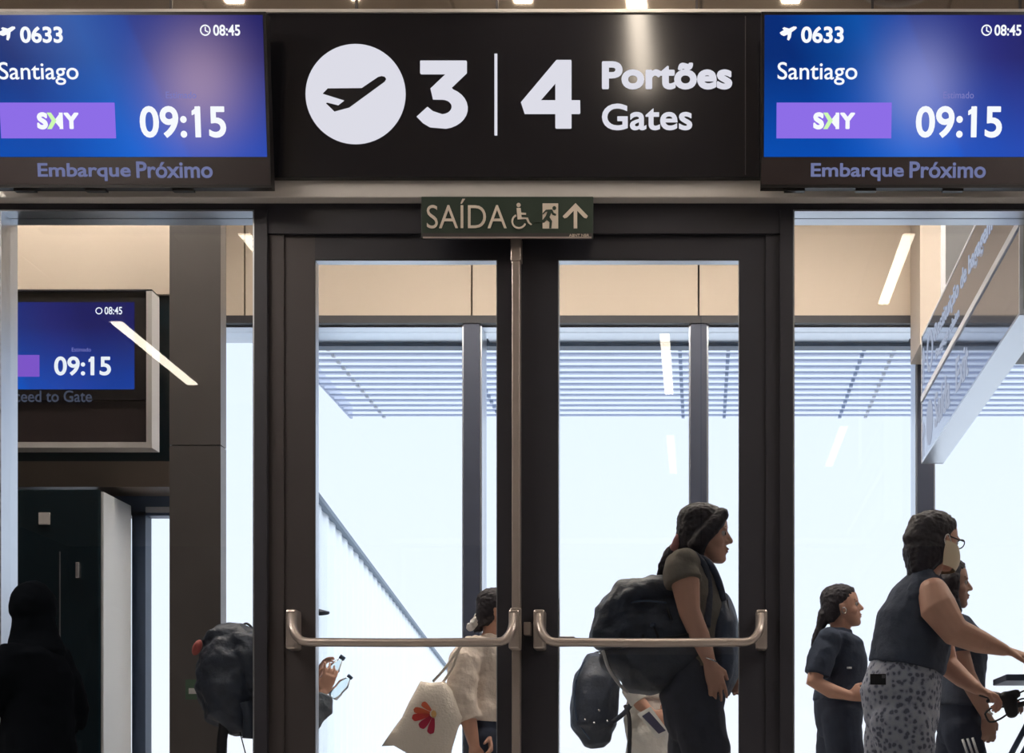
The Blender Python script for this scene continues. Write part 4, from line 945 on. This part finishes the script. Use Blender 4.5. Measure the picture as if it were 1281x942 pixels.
# --- walker in a cap, mostly behind the door frame
Y = 1.94
F_, J, T, R = person('walker in dark cap and grey jacket holding bottles, hidden by the left door stile', Y, 365, dict(
    H=.225, chin=(386, 797), pitch=.05, yaw=0, neck=(362, 806), vox=.006, skin='skin',
    torso=[(362, 945, .115, .165), (360, 915, .12, .17), (362, 880, .115, .155), (364, 850, .12, .15), (362, 828, .11, .16), (358, 815, .08, .17), (360, 805, .055, .08)],
    near=dict(pts=[(358, 822, -.17), (364, 855, -.20), (378, 890, -.20), (398, 888, -.16), (411, 868, -.12)], r=[(.055, .05), (.055, .05), (.045, .045), (.040, .038), (.024, .028)], d=(.42, 0, 1), palm=(-.5, .8, .2), thumb=(-1, 0, 0), curl=.22, spread=1.6, L=.17),
    far=dict(pts=[(360, 822, .17), (368, 855, .20), (378, 885, .18), (388, 872, .10), (396, 852, .02)], r=[(.05, .05), (.052, .05), (.044, .044), (.038, .036), (.026, .03)], d=(.3, -.1, 1), palm=(.8, 0, 0), thumb=(0, -1, 0), curl=.35),
    legs=legs(Y, 362, 940, 375, 350, 350, 385), top=(1, 7), tin=.02, top_m='jacket', collar=True, wr=.01, pants=(0, 3), pants_m='blackpants',
    sleeve_near=([(358, 815, -.15), (362, 845, -.20), (378, 890, -.21), (396, 898, -.17), (408, 884, -.13), (412, 872, -.12)], [(.07, .065), (.08, .07), (.10, .075), (.10, .07), (.075, .06), (.055, .05)]),
    sleeve_far=([(360, 815, .15), (366, 845, .20), (376, 880, .18)], [(.07, .065), (.08, .07), (.07, .06)])))
V, Fc = [], []
for z, cx, rx, ry in [(.60, -.04, .475, .40), (.70, -.04, .475, .40), (.84, -.04, .455, .375), (.95, -.04, .37, .30), (1.03, -.04, .22, .18), (1.07, -.04, .08, .07)]:
    for k in range(20): a = 2*math.pi*k/20; V.append(tuple(T(cx+rx*math.cos(a), ry*math.sin(a), z)))
for i in range(5):
    for k in range(20): a = i*20; Fc.append((a+k, a+(k+1) % 20, a+20+(k+1) % 20, a+20+k))
Fc += [tuple(range(20))[::-1], tuple(100+k for k in range(20))]
cp = mesh('cap', V, Fc, 'packn', F_, True)
V, Fc = [], []
for t in (0, .03):
    for i in range(9):
        a = math.radians(-62+124*i/8); V += [tuple(T(-.04+.46*math.cos(a), .39*math.sin(a), .64+t)), tuple(T(.02+.80*math.cos(a)**.8, .34*math.sin(a), .56+t-.05*abs(math.sin(a))))]
for i in range(8):
    a = 2*i; Fc += [(a, a+1, a+3, a+2)[::-1], (18+a, 18+a+1, 18+a+3, 18+a+2), (a+1, a+3, 18+a+3, 18+a+1)]
mesh('cap_visor', V, Fc, 'packn', cp, True)
def water_bottle(a, b, lab, dy):
    a = P(a[0], a[1], Y, dy); b = P(b[0], b[1], Y, dy); d = (b-a); u = d.normalized()
    r = thing('water_bottle', tuple(a), lab, 'bottle', 'clear bottles held by the walker in the cap')
    pts = [a, a+d*.03, a+d*.30, a+d*.36, a+d*.62, a+d*.78, a+d*.86, a+d*.9]
    V, Fc = tube_v(pts, [.020, .029, .031, .028, .031, .020, .012, .012], 16); mesh('bottle', V, Fc, 'bottle', r, True)
    V, Fc = tube_v([a+d*.90, b], .015, 14); mesh('cap', V, Fc, 'bluegrey', r, True)
water_bottle((404, 861), (433, 822), 'clear bottle with grey cap gripped in the walker\'s hand, upper of two', -.06)
water_bottle((414, 872), (438, 845), 'clear bottle with grey cap tilted below the other one', .02)
bp = thing('backpack', tuple(P(285, 908, Y)), 'black backpack on the walker in the cap, left of the door jamb', 'backpack')
V, Fc = [], []
loft(V, Fc, [J(290, 800), J(288, 825), J(286, 860), J(292, 890), J(300, 902)], [(.10, .12), (.15, .16), (.16, .17), (.14, .15), (.09, .12)], 20)
loft(V, Fc, [J(300, 800), J(312, 812), J(330, 830), J(338, 860)], [(.08, .12), (.12, .15), (.13, .15), (.12, .14)], 18)
loft(V, Fc, [J(262, 803), J(270, 800), J(292, 797)], [(.035, .08), (.05, .10), (.05, .10)], 14)
blob('bag', (V, Fc), .008, 'pack', bp, 5, .014, 13)
tube('grab_loop', arc_pts([J(300, 796), J(301, 786), J(308, 780), J(315, 786), J(314, 797)], 6), .006, 'rubber', bp, 8)
tube('hanging_strap', arc_pts([J(288, 900, -.08), J(284, 925, -.08), J(283, 950, -.08)], 5), [.026]*11, 'rubber', bp, 8)
tube('hanging_strap', arc_pts([J(300, 902, -.05), J(306, 925, -.05), J(312, 948, -.05)], 5), .003, 'rubber', bp, 6)
tube('hanging_strap', arc_pts([J(316, 880, -.12), J(320, 900, -.12), J(319, 925, -.12)], 5), .03, 'pack', bp, 8)
V, Fc = [], []; ell(V, Fc, J(253, 812, -.08), (.022, .02, .042), Matrix.Rotation(.4, 3, 'Y'), 8); mesh('luggage_tag', V, Fc, 'redtag', bp, True)
tube('tag_cord', [J(262, 800, -.06), J(256, 806, -.08)], .004, 'rubber', bp, 6)

# --- person in off-white clothes behind the big backpack
Y = 3.1
G_, J, T, R = person('person in off-white clothes hidden behind the big backpack, hands holding papers', Y, 812, dict(
    H=.225, chin=(838, 797), pitch=.05, yaw=0, neck=(816, 804), vox=.007, skin='skin',
    torso=[(812, 925, .125, .165), (810, 900, .14, .175), (812, 875, .12, .155), (814, 848, .115, .15), (814, 826, .11, .16), (812, 812, .08, .17), (814, 804, .055, .08)],
    near=dict(pts=[(808, 818, -.17), (800, 842, -.20), (794, 872, -.20), (804, 884, -.20), (816, 895, -.20)], r=[(.055, .05), (.055, .05), (.045, .045), (.040, .038), (.026, .03)], d=(.8, -.1, -.5), palm=(0, 1, 0), thumb=(.3, 0, 1), curl=.3),
    far=dict(pts=[(812, 818, .17), (816, 842, .20), (814, 872, .18), (824, 882, .0), (834, 888, -.14)], r=[(.05, .05), (.052, .05), (.044, .044), (.038, .036), (.026, .03)], d=(.4, -.6, -.5), palm=(-.6, 0, 0), thumb=(0, 0, 1), curl=.3),
    legs=legs(Y, 812, 920, 828, 802, 798, 838, .112), top=(2, 7), tin=.012, top_m='whitepants', collar=True, pants=(0, 3), pants_m='whitepants',
    sleeve_near=([(808, 812, -.15), (800, 838, -.19), (794, 868, -.20), (802, 880, -.20)], [(.06, .06), (.07, .065), (.066, .06), (.055, .05)]),
    sleeve_far=([(812, 812, .15), (815, 840, .19), (814, 868, .18)], [(.06, .06), (.07, .065), (.066, .06)])))
pp = thing('boarding_papers', tuple(P(818, 925, Y, -.25)), 'dark card with white border held in front of the off-white trousers', 'papers')
for nm, q, m, dy in (('sheet', [(797, 893), (822, 924), (838, 917), (814, 884)], 'paper', 0), ('print', [(803, 896), (824, 918), (833, 914), (812, 890)], 'photo', .003)):
    prism(nm, q, 0, .003, plane_map(Y-.26-dy), m, pp)
tube('crossbody_strap', arc_pts([J(784, 885, -.16), J(789, 900, -.20), J(790, 925, -.22), J(789, 950, -.22)], 5), [.012]*16, 'rubber', G_, 8)
bp = thing('backpack', tuple(P(745, 935, Y)), 'rounded black backpack on the person in off-white, left of the big one', 'backpack')
V, Fc = [], []
loft(V, Fc, [J(750, 834), J(747, 848), J(744, 878), J(743, 908), J(745, 920)], [(.100, .12), (.132, .16), (.140, .18), (.132, .17), (.098, .12)], 22)
blob('bag', (V, Fc), .008, 'pack', bp, 5, .008, 10)
tube('zip', arc_pts([J(733, 828, -.12), J(722, 860, -.14), J(724, 900, -.14), J(740, 926, -.12)], 6), .005, 'bluegrey', bp, 6)
tube('shoulder_strap', arc_pts([J(760, 830, -.10), J(778, 815, -.16), J(800, 808, -.18), J(812, 835, -.19), J(790, 885, -.18), J(768, 905, -.14)], 6), .014, 'pack', bp, 8)
tube('grab_loop', arc_pts([J(742, 823), J(744, 817), J(752, 816), J(755, 823)], 5), .005, 'rubber', bp, 6)
for a, b in ((735, 902), (752, 891), (762, 904), (746, 906)):
    V, Fc = [], []; ell(V, Fc, J(a, b, -.185), (.006, .005, .006), None, 6); mesh('rivet', V, Fc, 'silver', bp, True)

# --- dark figure at the left sidelight, on the hall side
Y = -.30
S_, J, T, R = person('short figure in near-black hooded clothes against the left sidelight', Y, 48, dict(
    H=.135, skin='sil', chin=(43, 782, .08), pitch=.0, yaw=1.45, neck=(44, 806), vox=.0065,
    torso=[(50, 985, .105, .15), (48, 950, .11, .155), (48, 910, .10, .14), (48, 875, .10, .135), (48, 845, .10, .14), (46, 822, .08, .15), (46, 806, .055, .07)],
    near=dict(pts=[(36, 828, -.12), (24, 855, -.13), (16, 880, -.10), (26, 900, .02), (44, 905, .12)], r=[(.048, .045), (.046, .044), (.040, .04), (.034, .034), (.022, .026)], d=(.8, .5, -.1), palm=(0, -1, 0), thumb=(0, 0, 1), curl=.6, L=.15),
    far=dict(pts=[(58, 828, .06), (70, 858, .08), (78, 885, .10), (70, 905, .14), (54, 908, .18)], r=[(.045, .045), (.046, .044), (.038, .038), (.034, .034), (.022, .026)], d=(-.8, .3, 0), palm=(0, -1, 0), thumb=(0, 0, 1), curl=.5, L=.15),
    legs=[dict(px=[(50, 985), (50, 1030), (50, 1075), (50, 1108)], r=[.078, .064, .05, .034], flare=[.012, .015, .02, .03]), dict(px=[(50, 985), (54, 1030), (56, 1075), (56, 1108)], r=[.078, .064, .05, .034], flare=[.012, .015, .02, .03])],
    top=(1, 7), tin=.018, top_m='sil', collar=True, pants=(0, 3), pants_m='sil', wr=.008,
    sleeve_near=([(38, 818, -.10), (26, 850, -.13), (15, 877, -.11), (26, 900, .02), (40, 904, .10)], [(.065, .06), (.062, .06), (.044, .055), (.052, .05), (.045, .045)]),
    sleeve_far=([(56, 818, .06), (70, 850, .08), (79, 883, .10), (70, 905, .14)], [(.065, .06), (.062, .06), (.055, .055), (.05, .05)])))
V, Fc = [], []
ell(V, Fc, J(40, 759, .01), (.078, .105, .094), None, 12)
loft(V, Fc, [J(46, 818), J(43, 795), J(41, 770)], [(.105, .11), (.082, .085), (.07, .08)], 14)
blob('hood', (V, Fc), .007, 'sil', S_, 3, .004, 20)

# --- push cart at the right edge
Y = 1.25
ct = thing('push_cart', tuple(P(1300, zpx(0, Y), Y)), 'black push cart with rubber grip and looping brake cables at the right edge', 'cart')
J = lambda px, py, dy=0.0: P(px, py, Y, dy)
tube('grip', arc_pts([J(1226, 866), J(1240, 870), J(1258, 873)], 4), [.019]*9, 'rubber', ct, 12)
for q in (1236, 1242, 1248): 
    V, Fc = [], []; ell(V, Fc, J(q, 877), (.009, .012, .010), None, 6); mesh('grip_ridge', V, Fc, 'rubber', ct, True)
v_, f_ = [], []
loft(v_, f_, [J(1256, 872), J(1264, 880), J(1266, 892)], [(.030, .03), (.036, .034), (.030, .03)], 12); loft(v_, f_, [J(1260, 870), J(1272, 868)], [.020, .022], 10)
blob('brake_clamp', (v_, f_), .006, 'rubber', ct, 2)
tube('brake_lever', arc_pts([J(1232, 893), J(1240, 886), J(1258, 884)], 5), .005, 'rubber', ct, 8)
tube('brake_lever', arc_pts([J(1232, 893), J(1238, 903), J(1250, 900), J(1262, 892)], 5), .0045, 'rubber', ct, 8)
tube('brake_cable', arc_pts([J(1268, 872), J(1282, 864), J(1296, 868), J(1300, 900)], 6), .004, 'rubber', ct, 8)
tube('brake_cable', arc_pts([J(1266, 880), J(1280, 874), J(1290, 880), J(1298, 920)], 6), .004, 'rubber', ct, 8)
tube('frame_tube', [J(1264, 884), J(1282, 880), J(1310, 876)], .012, 'rubber', ct, 10)
box('tray_bar', J(1257, 0).x, J(1340, 0).x, Y-.03, Y+.30, J(0, 852).z, J(0, 844).z, 'bluegrey', ct, bev=.004)
for dy in (0, .30):
    tube('frame_tube', [J(1310, 848, dy), J(1312, 876, dy), J(1316, zpx(.12, Y), dy)], .013, 'rubber', ct, 10)
    tube('frame_tube', [J(1276, 950, dy), J(1300, 905, dy), J(1312, 876, dy)], .014, 'bluegrey', ct, 10)
    tube('frame_tube', [J(1276, 950, dy), J(1270, zpx(.12, Y), dy)], .013, 'rubber', ct, 10)
    for q in (1316, 1270):
        c = J(q, zpx(.075, Y), dy); V, Fc = tube_v([c+Vector((.055*math.cos(a), 0, .055*math.sin(a))) for a in [i*math.pi/10 for i in range(20)]], .018, 8, True); mesh('wheel', V, Fc, 'rubber', ct, True)
        tube('hub', [c+Vector((0, -.02, 0)), c+Vector((0, .02, 0))], .045, 'greypanel', ct, 16)
